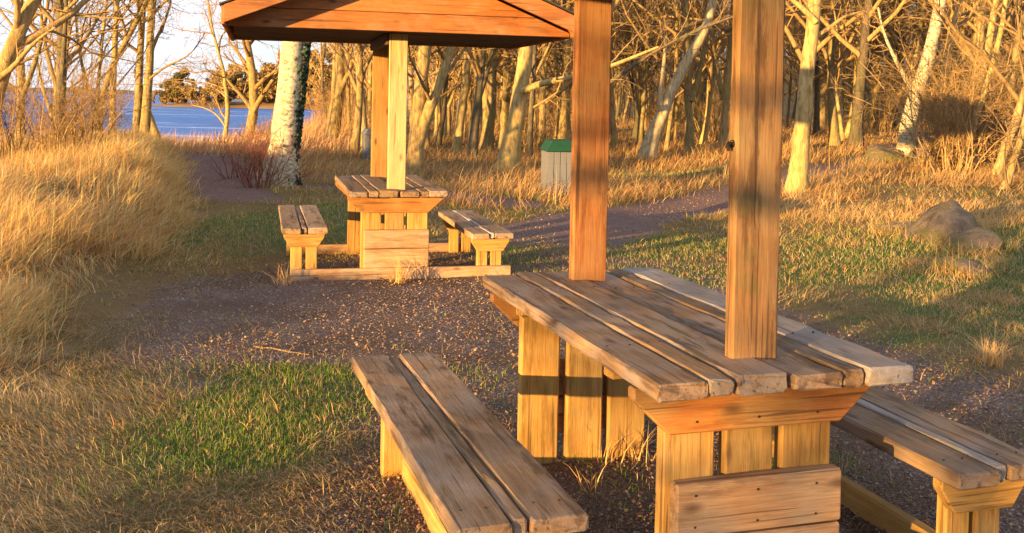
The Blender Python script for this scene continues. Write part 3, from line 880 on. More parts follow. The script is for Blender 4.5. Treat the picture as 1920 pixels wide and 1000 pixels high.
def px_path(px, depth, pix, H, wob=0.0):
    """outline of a stem read off as (dx, dy) in photograph pixels at that distance, carried on up to height H"""
    k = depth / FPX
    P = [(0, 0, 0)] + [(dx * k, 0.12 * dx * k, dy * k) for dx, dy in pix]
    a, b = np.array(P[-2], float), np.array(P[-1], float)
    d = (b - a) / np.linalg.norm(b - a); d = d * 0.6 + np.array([0, 0, 0.4]); d /= np.linalg.norm(d)
    while P[-1][2] < H: P.append(tuple(np.array(P[-1]) + d * 0.9)); d = d * 0.8 + np.array([0, 0, 0.2])
    return P

# (label, column, distance, stem outline in px, radius, height, bark, branches, start, name, limbs px, limb radius)
HERO = [
 ('stout leaning birch with white bark and ivied right side, beside the far picnic table', 525, 16.75, [(4, 60), (14, 150), (26, 270), (36, 420)], 0.232, 9, 'birch', 14, 0.42, 'birch_tree', [], 1),
 ('pale straight stem of the forked pair behind the roofed table', 778, 19.6, [(3, 80), (8, 160), (18, 250), (24, 400)], 0.15, 9, 'palebark', 14, 0.4, 'forked_tree', [([(4, 60), (22, 120), (48, 180), (74, 260), (96, 360)], 0.14)], 2),
 ('mottled pale trunk leaning right, just left of the green lidded bin', 952, 22.6, [(10, 60), (22, 150), (36, 230), (48, 420)], 0.20, 9, 'palebark', 16, 0.36, 'leaning_tree', [([(24, 150), (52, 168), (84, 172), (128, 176), (190, 200), (270, 235)], 0.085)], 3),
 ('dark branching tree left of the rear roof post', 624, 32, [(3, 50), (12, 105), (6, 190), (-6, 300)], 0.19, 8, 'bark', 16, 0.3, 'bare_tree', [([(10, 95), (28, 130), (44, 180), (52, 260)], 0.10)], 4),
 ('thin straight tree between rear roof post and dark branching tree', 684, 27, [(-2, 60), (-10, 130), (-16, 260)], 0.11, 8, 'bark', 14, 0.3, 'bare_tree', [], 5),
 ('yellow lit tree forking low before the sea, left of the birch', 469, 42, [(0, 40), (6, 90), (2, 150), (-14, 230)], 0.24, 8, 'palebark', 18, 0.3, 'bare_tree', [([(5, 80), (20, 110), (44, 140), (66, 190)], 0.13), ([(4, 85), (-12, 110), (-34, 132), (-60, 170)], 0.10)], 6),
 ('slim crooked tree standing in the reeds left of the forking yellow tree', 419, 38, [(3, 40), (10, 90), (2, 160), (-20, 240)], 0.10, 6.5, 'palebark', 14, 0.2, 'bare_tree', [([(6, 55), (-12, 80), (-36, 92), (-62, 96)], 0.045)], 7),
 ('left stem of the dark twin trees on the seaward bank', 256, 24.5, [(2, 90), (4, 170), (8, 280)], 0.105, 8, 'bark', 18, 0.25, 'bare_tree', [], 8),
 ('right stem of the dark twin trees on the seaward bank', 271, 24.2, [(2, 90), (6, 170), (8, 290)], 0.12, 8, 'bark', 18, 0.25, 'bare_tree', [([(4, 120), (40, 150), (90, 165), (120, 210)], 0.035)], 9),
 ('short pale snag leaning left against the dark twin trees', 297, 25.5, [(-8, 30), (-18, 60), (-26, 78)], 0.10, 1.05, 'palebark', 3, 0.8, 'broken_snag', [], 10),
 ('straight thin pole of a tree left of the dark twin trees', 211, 21.5, [(0, 90), (2, 180), (1, 300)], 0.075, 7, 'palebark', 18, 0.25, 'bare_tree', [], 11),
 ('slender curved tree arching up to the right over the seaward bank', 184, 22.5, [(0, 70), (14, 130), (44, 200), (78, 260), (96, 330)], 0.085, 7.5, 'bark', 16, 0.25, 'bare_tree', [], 12),
 ('thick trunk leaning right across the top left corner', -40, 14.5, [(16, 90), (44, 210), (78, 290), (112, 360), (150, 450)], 0.13, 6.5, 'palebark', 16, 0.2, 'leaning_tree', [([(30, 170), (70, 190), (110, 240), (160, 270)], 0.05)], 13),
 ('twisted pale tree with a split limb, between the two near posts', 1214, 26.5, [(8, 40), (30, 95), (46, 140), (78, 200), (112, 260), (130, 380)], 0.185, 8, 'cambium', 14, 0.4, 'twisted_tree', [([(24, 85), (20, 130), (30, 180), (24, 260)], 0.085), ([(44, 140), (40, 165), (34, 185)], 0.03)], 14),
 ('upright pale yellow trunk just right of the nearest post', 1497, 15.4, [(4, 90), (14, 200), (26, 310), (32, 400), (36, 520)], 0.135, 8, 'palebark', 20, 0.34, 'pale_tree', [([(27, 325), (6, 350), (-22, 372), (-60, 400)], 0.055), ([(27, 300), (52, 310), (84, 340), (130, 352)], 0.045)], 15),
 ('crooked birch with dark notches on the right, above the boulders', 1702, 22.5, [(-2, 50), (12, 110), (40, 190), (56, 300)], 0.18, 8, 'birch', 16, 0.4, 'birch_tree', [([(12, 115), (-8, 150), (-28, 190), (-48, 235), (-56, 280)], 0.06)], 16),
 ('straight pale tree close behind the crooked right hand birch', 1762, 23.5, [(4, 90), (14, 190), (30, 300)], 0.13, 8, 'palebark', 18, 0.3, 'pale_tree', [], 17),
 ('thin tree leaning right at the right thicket\'s inner edge', 1822, 19, [(6, 70), (16, 150), (40, 260)], 0.085, 7, 'palebark', 20, 0.25, 'leaning_tree', [], 18),
 ('low leaning stem crossing the right thicket', 1868, 16.5, [(18, 60), (40, 120), (64, 200), (84, 320)], 0.075, 6, 'palebark', 20, 0.2, 'leaning_tree', [], 19),
 ('tree at the far right border of the picture', 1900, 18, [(2, 70), (-6, 150), (8, 280)], 0.085, 7, 'bark', 20, 0.2, 'bare_tree', [], 20),
 ('slim pale stem leaning right in front of the right thicket', 1800, 17.5, [(16, 60), (40, 140), (66, 230), (80, 330)], 0.06, 6, 'palebark', 16, 0.2, 'leaning_tree', [], 25),
 ('long thin stem bending over the right thicket toward the picture border', 1840, 21, [(10, 60), (34, 130), (70, 200), (96, 300)], 0.07, 6.5, 'palebark', 16, 0.25, 'leaning_tree', [], 26),
 ('short forked stem low at the right border', 1885, 14.5, [(20, 50), (34, 110), (60, 190)], 0.05, 5, 'palebark', 16, 0.2, 'leaning_tree', [], 27),
 ('gnarled grey trunk in the wood between roof post and leaning mottled trunk', 912, 29, [(2, 40), (10, 85), (6, 150), (16, 260)], 0.17, 9, 'bark', 18, 0.3, 'bare_tree', [], 21),
 ('clean straight pale trunk directly behind the green lidded bin', 1052, 30, [(2, 90), (6, 180), (10, 300)], 0.15, 9, 'palebark', 16, 0.36, 'pale_tree', [], 22),
 ('bright slim trunk rising right of the forked pair', 856, 27, [(6, 60), (16, 130), (22, 260)], 0.12, 9, 'palebark', 14, 0.36, 'pale_tree', [], 23),
 ('dark tree hidden behind the farther near post, one limb reaching right', 1118, 24, [(2, 90), (8, 180), (10, 300)], 0.14, 9, 'darkbark', 16, 0.36, 'dark_tree', [([(4, 140), (40, 170), (100, 215), (190, 262), (300, 300)], 0.06)], 24),
]
trees = []
for lab, px, dep, pix, r0, H, bk, nb, t0, nm, limbs, sd in HERO:
    k = dep / FPX
    xy = bear(px, dep)
    lm = [([(dx * k, 0.25 * dx * k * (1 if i_ % 2 else -1), dy * k) for dx, dy in lp], lr) for i_, (lp, lr) in enumerate(limbs)]
    ms = tree_meshes(nm, px_path(px, dep, pix, H), r0, sd * 17, bk, 'twig', nb, t0, 0.40, 0.0035 + dep * 0.00010, (8, 8) if px < 480 else (6, 6), limbs=lm, tip=0.3 if H > 2 else 0.8)
    trees.append(put_tree(nm, lab, ms, xy))

# ivy on the shaded side of the big birch
bx, by = bear(525, 16.75); bz = float(zat(bx, by))
k = 1000; r = np.random.default_rng(44)
zz = 0.05 + 2.6 * r.random(k) ** 1.1
lx = np.interp(zz, [0, .53, 1.32, 2.37, 3.7], [0, .035, .123, .228, .316]); rr = np.interp(zz, [0, .3, 2.7], [.32, .235, .20])
an = r.normal(0.10, 0.42, k)
P = np.stack([lx + rr * np.cos(an) * (1 + 0.18 * r.random(k)), 0.12 * lx + rr * np.sin(an) * 1.08 , zz], -1)
c = palette(r, k, [(0.03, 0.06, 0.035), (0.045, 0.08, 0.045), (0.02, 0.04, 0.03), (0.06, 0.09, 0.06)])
v, q, t_, cc = flakes(P, 0.028 + 0.03 * r.random(k), 0.9 + r.random(k) * 0.8, c, 9)
me = np_mesh('ivy', v, tris=t_, col=cc)
o = link('ivy', me, M['litter'], trees[0]); o['kind'] = 'stuff'

# ---- the wood behind: individual copies of several grown trees
PROTO = []
for k in range(9):
    r = np.random.default_rng(200 + k)
    H = r.uniform(8.5, 11)
    p = [(0, 0, 0)]
    d = np.array([r.normal(0, .08), r.normal(0, .08), 1.0])
    while p[-1][2] < H:
        d = d + np.array([r.normal(0, .055), r.normal(0, .055), 0]); d[:2] *= 0.86
        p.append(tuple(np.array(p[-1]) + d / np.linalg.norm(d) * 0.9))
    lm = []
    if k % 3 == 0:
        lm = [([(0.02, 0, 1.2), (0.3, 0.1, 2.0), (0.55, 0.2, 3.2), (0.7, 0.2, 5.0)], 0.07)]
    PROTO.append(tree_meshes('wood_tree', p, r.uniform(0.07, 0.125), 300 + k, ['palebark', 'bark', 'palebark', 'darkbark', 'bark', 'palebark', 'bark', 'darkbark', 'palebark'][k], 'twig', 24, 0.13, 0.36, 0.0065, (6, 5), limbs=lm, sides=8))
ZONE = [
 (-200, 190, 'bare tree in the thicket at the left edge', 'thicket trees at the left edge'),
 (600, 720, 'slender tree left of the rear roof post', 'background trees left of the rear roof post'),
 (770, 1075, 'slender tree between roof and farther near post', 'background trees behind the roofed table'),
 (1145, 1365, 'slender tree between the two near posts', 'background trees between the near posts'),
 (1470, 1960, 'slender tree right of the nearest post', 'background trees right of the nearest post'),
]
r = np.random.default_rng(77)
placed = [(t.location.x, t.location.y) for t in trees]
cnt = 0
for a, b, lab, grp in ZONE:
    quota = {0: 8, 600: 9}.get(max(a, 0), int((b - a) * 0.185))
    tries = 0
    while quota and tries < 4000:
        tries += 1
        px = r.uniform(a, b)
        dep = r.uniform(17, 30) if a < 0 else r.uniform(27, 78) ** 1.0
        if a == 600: dep = r.uniform(34, 60)
        if r.random() < 0.25 and a > 0: dep = r.uniform(25, 40)
        x, y = bear(px, dep)
        if float(path_d(x, y)) > 0.05: continue
        if any((x - u) ** 2 + (y - w_) ** 2 < (0.7 + dep * 0.012) ** 2 for u, w_ in placed): continue
        placed.append((x, y)); quota -= 1
        kk = int(r.integers(0, 9)); ms = PROTO[kk]
        tone = ['pale', 'grey', 'pale forked', 'dark', 'grey', 'pale', 'grey forked', 'dark', 'pale'][kk] if kk not in (0, 3, 6) else ['pale forked', 'dark forked', 'grey forked'][kk // 3]
        tone = {2: 'pale', 6: 'grey forked'}.get(kk, tone)
        zone_d = 'in the nearest rank' if dep < 38 else ('halfway into the wood' if dep < 58 else 'deep in the wood')
        px3 = ('left' if px < a + (b - a) / 3 else ('right' if px > b - (b - a) / 3 else 'middle'))
        lab_ = f'{tone} {lab}, {zone_d}, {px3} third' if a > 0 else f'{tone} {lab}'
        put_tree('wood_tree', lab_, ms, (x, y), grp, r.uniform(0, 6.28), r.uniform(0.8, 1.25) * (0.7 if a < 0 else 1), 'tree')
        cnt += 1
# ---- far wood that reads as one brown mass
def wood_mass(name, label, pts, hr, seed, rr=(0.05, 0.14), twigs=22, mat='drytwig', tw=0.015):
    r = np.random.default_rng(seed); tb = Tubes()
    for (x, y) in pts:
        z = float(zat(x, y)); H = r.uniform(*hr)
        p = grow(r, (x, y, z - 0.2), (r.normal(0, .06), r.normal(0, .06), 1), H, 6, 0.05, 0.05)
        r0 = r.uniform(*rr)
        tb.add(p, np.linspace(r0, r0 * 0.25, 6), 4)
        for _ in range(twigs):
            t = r.uniform(0.06, 0.98); i = min(int(t * 5), 4); f = t * 5 - i
            s_ = p[i] * (1 - f) + p[i + 1] * f
            a = r.random() * 6.28
            ln = H * r.uniform(0.08, 0.26)
            q = grow(r, s_, (math.cos(a), math.sin(a), r.uniform(0.2, 1.1)), ln, 4, 0.28, 0.05)
            tb.add(q, np.linspace(tw * 1.5, tw * 0.5, 4), 3)
            for _k in range(2):
                j = int(r.integers(1, 3)); a2 = r.random() * 6.28
                q2 = grow(r, q[j], (math.cos(a2), math.sin(a2), r.uniform(0, 1)), ln * 0.5, 3, 0.25, 0.05)
                tb.add(q2, np.linspace(tw * 0.9, tw * 0.4, 3), 3)
    o = link(name, tb.mesh(name, M[mat]))
    tag(o, label, 'wood', kind='stuff')
    return o
r = np.random.default_rng(12)
pts = []
while len(pts) < 620:
    y = r.uniform(62, 150); x = y * r.uniform(-0.165, 0.66)
    pts.append((x, y))
wood_mass('far_wood', 'far mass of bare trees closing the view behind the clearing', pts, (6, 12), 3)

# ---- shrubs
def shrub_mesh(name, seed, n_, h, spread, mat, rad=0.008, twn=(5, 4), lean=(0, 0)):
    r = np.random.default_rng(seed); tb = Tubes()
    for _ in range(n_):
        a = r.random() * 6.28; s_ = r.random() ** 0.6
        p0 = np.array([math.cos(a), math.sin(a), 0]) * spread * 0.3 * s_ - [0, 0, 0.05]
        d = (math.cos(a) * spread / h * s_ * 0.8 + lean[0], math.sin(a) * spread / h * s_ * 0.8 + lean[1], 1)
        q = grow(r, p0, d, h * r.uniform(0.6, 1.1), 7, 0.2, 0.03)
        r0 = rad * r.uniform(0.6, 1.5); rr = np.linspace(r0, r0 * 0.3, 7)
        tb.add(q, rr, 5)
        ramify(tb, r, q, rr, twn[0], 1, 0.15, 0.42, 0.04, rad * 0.28, (0, twn[1]))
    return tb.mesh(name, M[mat])

def put(name, label, me, xy, cat, group=None, rz=0.0, sc=1.0):
    x, y = xy
    o = link(name, me, None, None, (x, y, float(zat(x, y)) - 0.02))
    o.rotation_euler = (0, 0, rz); o.scale = (sc,) * 3
    return tag(o, label, cat, group)

red = shrub_mesh('red_twig_shrub', 1, 34, 1.15, 0.75, 'redtwig', 0.007)
put('red_twig_shrub', 'red stemmed bare shrub at the left foot of the stout birch', red, bear(492, 16.2), 'shrub')
put('red_twig_shrub', 'sparser red stemmed shrub beside the dark trail, left of the birch', shrub_mesh('red_twig_shrub', 2, 18, 0.95, 0.7, 'redtwig', 0.006), bear(447, 18.0), 'shrub')
SH = [shrub_mesh('bare_shrub', 10 + k, 16, [2.6, 3.2, 2.2, 1.7][k], [1.3, 1.2, 1.4, 1.2][k], ['drytwig', 'twig', 'drytwig', 'drytwig'][k], 0.016, (8, 5), [(0.1, 0), (0.05, 0), (0.25, 0), (0.2, 0)][k]) for k in range(4)]
r = np.random.default_rng(31)
SZ = ['tall', 'tallest', 'wide', 'low']
def shrubs(n_, pxr, depr, scr, base, grp, spl):
    for k in range(n_):
        px, dep = r.uniform(*pxr), r.uniform(*depr)
        kk = (k + int(pxr[0])) % 4
        if grp.startswith('shrubs before'): kk = 3
        sid = next(w_ for lim, w_ in spl if px < lim)
        nearf = 'front' if dep < (depr[0] + depr[1]) / 2 else 'rear'
        put('bare_shrub', f'{SZ[kk]} {base}, {nearf} rank, {sid}', SH[kk], bear(px, dep), 'shrub', grp, r.uniform(-0.6, 0.6), r.uniform(*scr))
shrubs(9, (-60, 175), (14.5, 23), (0.45, 0.75), 'bare shrub left of the dark twin trees', 'left thicket shrubs', ((60, 'at the left border'), (999, 'by the thin pole tree')))
shrubs(15, (1745, 1960), (13.5, 24), (0.6, 1.1), 'bare shrub right of the crooked birch', 'right thicket shrubs', ((1850, 'nearer the birch'), (3000, 'at the right border')))
shrubs(5, (600, 715), (30, 55), (0.7, 1.2), 'bare understorey shrub left of the rear roof post', 'understorey shrubs in the wood', ((660, 'left half'), (999, 'right half')))
shrubs(10, (800, 1070), (28, 60), (0.7, 1.2), 'bare understorey shrub between roof post and bin', 'understorey shrubs in the wood', ((890, 'left'), (980, 'middle'), (2000, 'right')))
shrubs(8, (1150, 1360), (30, 60), (0.7, 1.2), 'bare understorey shrub between the near posts', 'understorey shrubs in the wood', ((1255, 'left half'), (2000, 'right half')))
shrubs(9, (1530, 1740), (28, 60), (0.7, 1.2), 'bare understorey shrub left of the crooked birch', 'understorey shrubs in the wood', ((1635, 'left half'), (2000, 'right half')))
shrubs(9, (300, 600), (30, 48), (0.5, 0.85), 'bare shrub before the reeds', 'shrubs before the reeds', ((400, 'left part'), (500, 'middle part'), (999, 'right part')))

# ---- headland across the bay
n_ = 60
hx = np.linspace(-112, 60, n_)
hv, hq = [], []
prof = np.interp(hx, [-112, -104, -95, -80, 60], [0, 0.5, 1.2, 1.6, 2.5])
for j, (dy, f) in enumerate(((0, 0), (4, 0.5), (14, 1), (60, 1.3), (90, 0))):
    for i in range(n_): hv.append((hx[i], 285 + dy + 3 * math.sin(i * 0.7), -2.6 + prof[i] * f + 0.25 * f))
for j in range(4):
    for i in range(n_ - 1): hq.append((j * n_ + i, j * n_ + i + 1, (j + 1) * n_ + i + 1, (j + 1) * n_ + i))
n = NT('headland_ground'); M['headland'] = n.done(n.mix(n.noise(n.coord(), 0.4, 5), (0.26, 0.15, 0.07), (0.42, 0.27, 0.12)), 0.95)
tag(link('headland', np_mesh('headland', hv, quads=hq, smooth=True), M['headland']), 'low golden headland across the bay', 'headland', kind='structure')

def crown_arrays(r, H, k, cols, seed, ncl=26, fs=1.3):
    u = r.normal(0, 1, (k, 3)); u /= np.linalg.norm(u, axis=1, keepdims=True)
    cl = r.normal(0, 1, (ncl, 3)) * np.array([H * .17, H * .17, H * .21]) + np.array([0, 0, H * 0.50])
    P = cl[r.integers(0, ncl, k)] + u * (H * 0.10 * r.random((k, 1)) ** 0.4)
    P[:, 2] = np.maximum(P[:, 2], H * 0.06 * r.random(k))
    return flakes(P, fs * H * (0.012 + 0.014 * r.random(k)), r.random(k) * 3.0, palette(r, k, cols), seed)
def pine(label, x, y, H, seed):
    r = np.random.default_rng(seed); tb = Tubes()
    p = grow(r, (0, 0, -0.3), (0, 0, 1), H * 0.85, 7, 0.04, 0.05); tb.add(p, np.linspace(H * 0.022, H * 0.008, 7), 6)
    o = empty('pine_tree', (x, y, -1.6)); tag(o, label, 'tree')
    link('trunk', tb.mesh('pine_trunk', M['bark']), None, o)
    v, q, t_, cc = crown_arrays(r, H, 5200, [(0.18, 0.15, 0.035), (0.24, 0.19, 0.045), (0.13, 0.12, 0.03)], seed)
    link('crown', np_mesh('pine_crown', v, tris=t_, col=cc), M['litter'], o)
pine('tallest round topped pine on the headland across the bay', -97, 294, 11.5, 500)
pine('smaller pine touching the tallest headland pine on its left', -101, 296, 7.0, 501)
r = np.random.default_rng(8)
sets = []
for k in range(64):
    x = -105 + 60 * (k + r.random()) / 64; y = r.uniform(287, 322)
    H = np.interp(x, [-105, -98, -85, -70, -50, 0], [3, 5.5, 9, 13, 16, 17]) * r.uniform(0.75, 1.15)
    v, q, t_, cc = crown_arrays(r, H, 750, [(0.40, 0.25, 0.09), (0.46, 0.30, 0.11), (0.32, 0.20, 0.075), (0.28, 0.22, 0.07)], k, 18, 2.5)
    sets.append((v + np.array([x, y, -1.6]), q, t_, cc))
grass_obj('headland_wood', 'golden brown wood massed along the headland across the bay', 'wood', sets, 'litter')
# low hazy shore on the sea horizon, far left
r = np.random.default_rng(9)
hx = np.linspace(-1500, -300, 80); hv, hq = [], []
for j, f in enumerate((0, 1, 1, 0)):
    for i in range(80): hv.append((hx[i], 1900 + j * 60, -2.6 + f * (5 + 9 * float(fbm(hx[i] * 0.02, 3.0, 1.0, 4)))))
for j in range(3):
    for i in range(79): hq.append((j * 80 + i, j * 80 + i + 1, (j + 1) * 80 + i + 1, (j + 1) * 80 + i))
n = NT('far_shore_land'); M['shore'] = n.done(n.mix(n.noise(n.coord(), 0.03, 5), (0.10, 0.085, 0.09), (0.18, 0.14, 0.12)), 0.95)
tag(link('far_shore', np_mesh('far_shore', hv, quads=hq, smooth=True), M['shore']), 'low distant shore along the sea horizon', 'shore', kind='structure')

# ------------------------------------------------------------------ boulders
n = NT('mossy_granite')
pc = n.coord()
st_ = n.mix(n.ramp(n.noise(pc, 5, 6, 0.75), [(0.35, 0.0), (0.65, 1.0)]), (0.10, 0.075, 0.06), (0.34, 0.25, 0.17))
st_ = n.mix(n.ramp(n.noise(pc, 2.6, 5, 0.65), [(0.48, 0.0), (0.60, 0.8)]), st_, (0.10, 0.10, 0.03))
n.bump(n.noise(pc, 9, 7, 0.75), 1.0, 0.08)
M['rock'] = n.done(st_, 0.9)
BOULD = []
def boulder(label, px, dep, s_, seed, sink=0.35):
    bm = bmesh.new(); bmesh.ops.create_icosphere(bm, subdivisions=4, radius=1)
    rr = random.Random(seed); r = np.random.default_rng(seed)
    pl = [(Vector(r.normal(0, 1, 3)).normalized(), rr.uniform(0.55, 0.85)) for _ in range(11)]
    for v in bm.verts:
        d = v.co.normalized(); k = 1.0
        for nrm, dist in pl:
            t = d.dot(nrm)
            if t > 0.01: k = min(k, dist / t)
        k *= 1 + 0.30 * (float(fbm(d.x * 2.2 + seed, d.y * 2.2 + d.z * 1.7, 1.0, seed)) - 0.5) + 0.10 * (float(fbm(d.x * 7 + seed, d.y * 7 + d.z * 6, 1.0, seed)) - 0.5)
        v.co = Vector((d.x * s_[0], d.y * s_[1], d.z * s_[2])) * k
    bmesh.ops.smooth_vert(bm, verts=bm.verts[:], factor=0.5, use_axis_x=True, use_axis_y=True, use_axis_z=True)
    me = bpy.data.meshes.new('boulder'); bm.to_mesh(me); bm.free()
    for p in me.polygons: p.use_smooth = True
    x, y = bear(px, dep)
    o = link('boulder', me, M['rock'], None, (x, y, float(zat(x, y)) + s_[2] * (1 - sink) - s_[2] * 0.45))
    o.rotation_euler = (0, 0, rr.uniform(0, 6))
    tag(o, label, 'boulder', 'boulders on the right bank')
    BOULD.append((x, y, s_[0]))
boulder('largest mossy boulder on the right bank', 1768, 10.7, (0.46, 0.44, 0.36), 13, 0.55)
boulder('flat pale boulder just in front of the largest mossy one', 1832, 9.9, (0.32, 0.30, 0.20), 24, 0.5)
boulder('low boulder nearest the viewer on the right bank', 1826, 9.0, (0.22, 0.2, 0.12), 35, 0.5)
boulder('round grey boulder left of the crooked birch\'s foot', 1664, 20.5, (0.60, 0.5, 0.38), 6)
boulder('angular pale boulder right at the crooked birch\'s foot', 1738, 20.0, (0.45, 0.40, 0.5), 7)
boulder('small boulder half sunk in grass left of the largest mossy one', 1700, 11.2, (0.28, 0.24, 0.13), 8, 0.45)

sets = []
r = np.random.default_rng(61)
for bx_, by_, s0 in BOULD:
    nb = 700
    a_ = r.random(nb) * 6.28; d_ = s0 * (0.72 + 0.5 * r.random(nb))
    x = bx_ + d_ * np.cos(a_) + r.normal(0, 0.04, nb); y = by_ + d_ * np.sin(a_) + r.normal(0, 0.04, nb)
    P = np.stack([x, y, zat(x, y) - 0.01], -1); c = palette(r, nb, GOLD[1:4] + DRY + GREEN[:2], 0.2)
    sets.append(blades(P, r.random(nb) * 6.28, (0.07 + 0.15 * r.random(nb)) * (1 if by_ < 15 else 1.6), (0.004 + 0.003 * r.random(nb)) * (1.3 if by_ < 15 else 2.3), np.clip(r.normal(0.9, 0.4, nb), 0, 1.7), c, 3, c * 1.1, 15))
grass_obj('boulder_grass', 'dry and green grass grown up around the boulders', 'grass', sets)

# ------------------------------------------------------------------ litter bins
n = NT('green_lid'); M['lid'] = n.done(n.mix(n.noise(n.coord(), 8, 4), (0.004, 0.038, 0.024), (0.009, 0.07, 0.042)), 0.6)
n = NT('grey_slat'); M['greyslat'] = n.done(n.mix(n.noise(n.mapping(n.coord(), (20, 20, 2)), 2, 5), (0.095, 0.10, 0.12), (0.19, 0.19, 0.21)), 0.85)
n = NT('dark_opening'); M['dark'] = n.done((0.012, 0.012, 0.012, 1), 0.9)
def bin_(label, xy, rz, w, h, lidm='lid'):
    x, y = xy
    root = empty('litter_bin', (x, y, float(zat(x, y)) - 0.02), rz)
    tag(root, label, 'litter bin')
    hw = w / 2
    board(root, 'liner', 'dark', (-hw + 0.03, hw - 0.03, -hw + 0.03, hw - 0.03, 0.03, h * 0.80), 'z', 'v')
    k = 6; sw = w / k
    for s_ in (-1, 1):
        for i in range(k):
            a = -hw + i * sw
            board(root, 'slat', 'greyslat', (a + 0.004, a + sw - 0.004, s_ * hw - 0.012, s_ * hw + 0.012, 0, h * 0.8), 'z', 'v', ch=0.003)
            board(root, 'slat', 'greyslat', (s_ * hw - 0.012, s_ * hw + 0.012, a + 0.016 if i == 0 else a + 0.004, a + sw - (0.016 if i == k - 1 else 0.004), 0, h * 0.8), 'z', 'u', ch=0.003)
    g = hw + 0.03
    z0, z1 = h * 0.805, h
    lid = prism(root, 'lid', lidm, [(-g, z0), (g, z0), (g, z0 + 0.03), (g * 0.72, z1), (-g * 0.72, z1), (-g, z0 + 0.03)], 'v', -g, g, 0.01)
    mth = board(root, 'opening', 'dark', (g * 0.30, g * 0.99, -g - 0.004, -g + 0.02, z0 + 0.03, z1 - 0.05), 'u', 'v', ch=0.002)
bin_('grey slatted litter bin with a green lid, partly hidden by the farther near post', bear(1058, 16.6), 0.12, 0.62, 0.92)
bin_('small grey bin just showing left of the rear roof post', bear(703, 24.5), 0.3, 0.5, 0.72, 'greyslat')

# ------------------------------------------------------------------ dry weeds and sticks
def weed(label, xy, seed, n_, h, z=None):
    r = np.random.default_rng(seed)
    P = np.stack([r.normal(0, 0.035, n_), r.normal(0, 0.035, n_), np.full(n_, -0.01)], -1)
    c = palette(r, n_, GOLD)
    v, q, t_, cc = blades(P, r.random(n_) * 6.28, h * (0.4 + 0.8 * r.random(n_)), 0.004 + 0.003 * r.random(n_), r.random(n_) * 1.2, c, 3, c * 1.1, seed)
    me = np_mesh('dry_weed', v, quads=q, tris=t_, col=cc); me.materials.append(M['grass'])
    o = link('dry_weed', me, None, None, (xy[0], xy[1], float(zat(*xy))))
    return tag(o, label, 'weed', 'dry weed tufts')
weed('dry weed tuft growing against the far table\'s front base plank', (-0.88, 8.28), 1, 90, 0.30)
weed('dry weed tuft at the left end of the far table\'s base plank', (-1.80, 8.10), 2, 60, 0.20)
weed('sparse tuft between the near table\'s rear leg slats', (0.42, 4.22), 3, 22, 0.22)
weed('sparse tuft by the right rear leg slat of the near table', (0.56, 4.26), 4, 26, 0.20)
weed('bleached tuft on the turf at the right edge', (2.85, 5.95), 5, 120, 0.26)
weed('tuft beneath the outer edge of the left near bench', (-0.30, 3.95), 6, 70, 0.14)
weed('tuft in the shade under the near table', (0.33, 3.95), 7, 16, 0.12)
def stick(label, a, b, rad, seed):
    r = np.random.default_rng(seed)
    P = np.linspace([*a, float(zat(*a)) + rad], [*b, float(zat(*b)) + rad], 7); P[1:-1] += r.normal(0, rad * 0.8, (5, 3)); P[:, 2] = np.maximum(P[:, 2], rad)
    P -= P[0]
    tb = Tubes(); tb.add(P, np.linspace(rad, rad * 0.5, 7), 6)
    o = link('stick', tb.mesh('stick', M['drytwig']), None, None, (a[0], a[1], float(zat(*a)) + rad))
    tag(o, label, 'stick', 'fallen sticks')
stick('pale stick lying in the matted grass, bottom left', (-1.44, 3.60), (-1.32, 3.56), 0.006, 1)
stick('thin stick on the gravel left of the green patch', (-1.50, 6.0), (-1.15, 5.85), 0.006, 2)
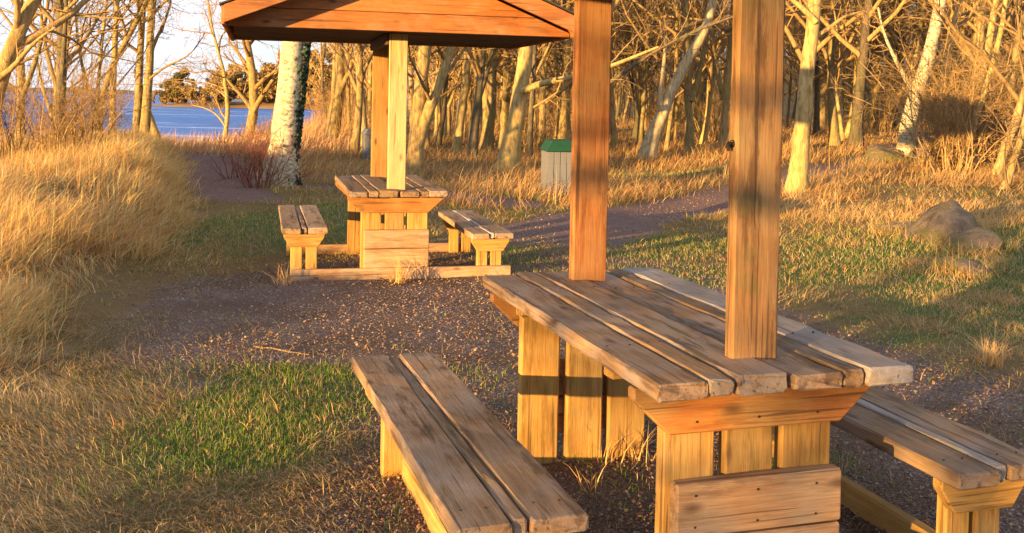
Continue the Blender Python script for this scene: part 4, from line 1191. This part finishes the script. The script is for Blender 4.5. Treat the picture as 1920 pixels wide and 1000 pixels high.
stick('straw coloured stick on the gravel left of the near bench', (-0.75, 4.5), (-0.48, 4.55), 0.005, 3)

# ------------------------------------------------------------------ trees behind the viewer whose shadows dapple the scene
BEHIND = [
 (20.0, 0.55, 'bare tree behind the viewer whose shadow mottles the near table'),
 (27.0, -0.35, 'second bare tree behind the viewer, a little left of the sun line'),
 (34.0, 1.5, 'bare tree well behind the viewer toward the low sun'),
 (31.0, 3.6, 'bare tree behind the viewer on the right hand side'),
 (24.0, -1.7, 'bare tree behind the viewer on the left hand side'),
]
SB = [tree_meshes('bare_tree', [(0, 0, 0), (0.15, 0.1, 2), (0.1, 0.3, 4), (0.4, 0.2, 6.5), (0.3, 0.3, 9)], 0.08, 900 + k, 'bark', 'twig', 20, 0.08, 0.42, 0.008, (5, 3)) for k in range(3)]
for k, (d_, off, lab) in enumerate(BEHIND):
    x = -math.sin(_az) * d_ + math.cos(_az) * off + 0.9; y = -math.cos(_az) * d_ - math.sin(_az) * off + 3.4
    o = put_tree('bare_tree', lab, SB[k % 3], (x, y), None, k * 1.7, 1.0)

# a tree close behind whose low limbs lie across the sunlight on the posts
lm = []
r = np.random.default_rng(70)
for z, ln, rad, sl in ((1.55, 2.6, 0.022, 0.03), (2.02, 3.6, 0.05, 0.06), (2.42, 3.4, 0.035, -0.03), (2.75, 3.8, 0.055, 0.10), (1.25, 2.4, 0.018, 0.05)):
    lm.append(([(-0.743 * s_ + r.normal(0, .03), 0.669 * s_ + r.normal(0, .03), z + sl * s_ + 0.10 * math.sin(s_ * 2.6 + z * 5)) for s_ in np.linspace(0, ln, 7)], rad))
ms = tree_meshes('bare_tree', [(0, 0, 0), (0.05, 0.0, 2), (0.1, 0.1, 4), (0.0, 0.2, 6.5), (0.2, 0.3, 8)], 0.10, 990, 'bark', 'twig', 10, 0.5, 0.40, 0.006, (3, 2), limbs=lm)
put_tree('bare_tree', 'low limbed tree close behind the viewer that bars the posts with shadow', ms, (-math.sin(_az) * 11 + math.cos(_az) * 1.25 + 0.9, -math.cos(_az) * 11 - math.sin(_az) * 1.25 + 3.4))
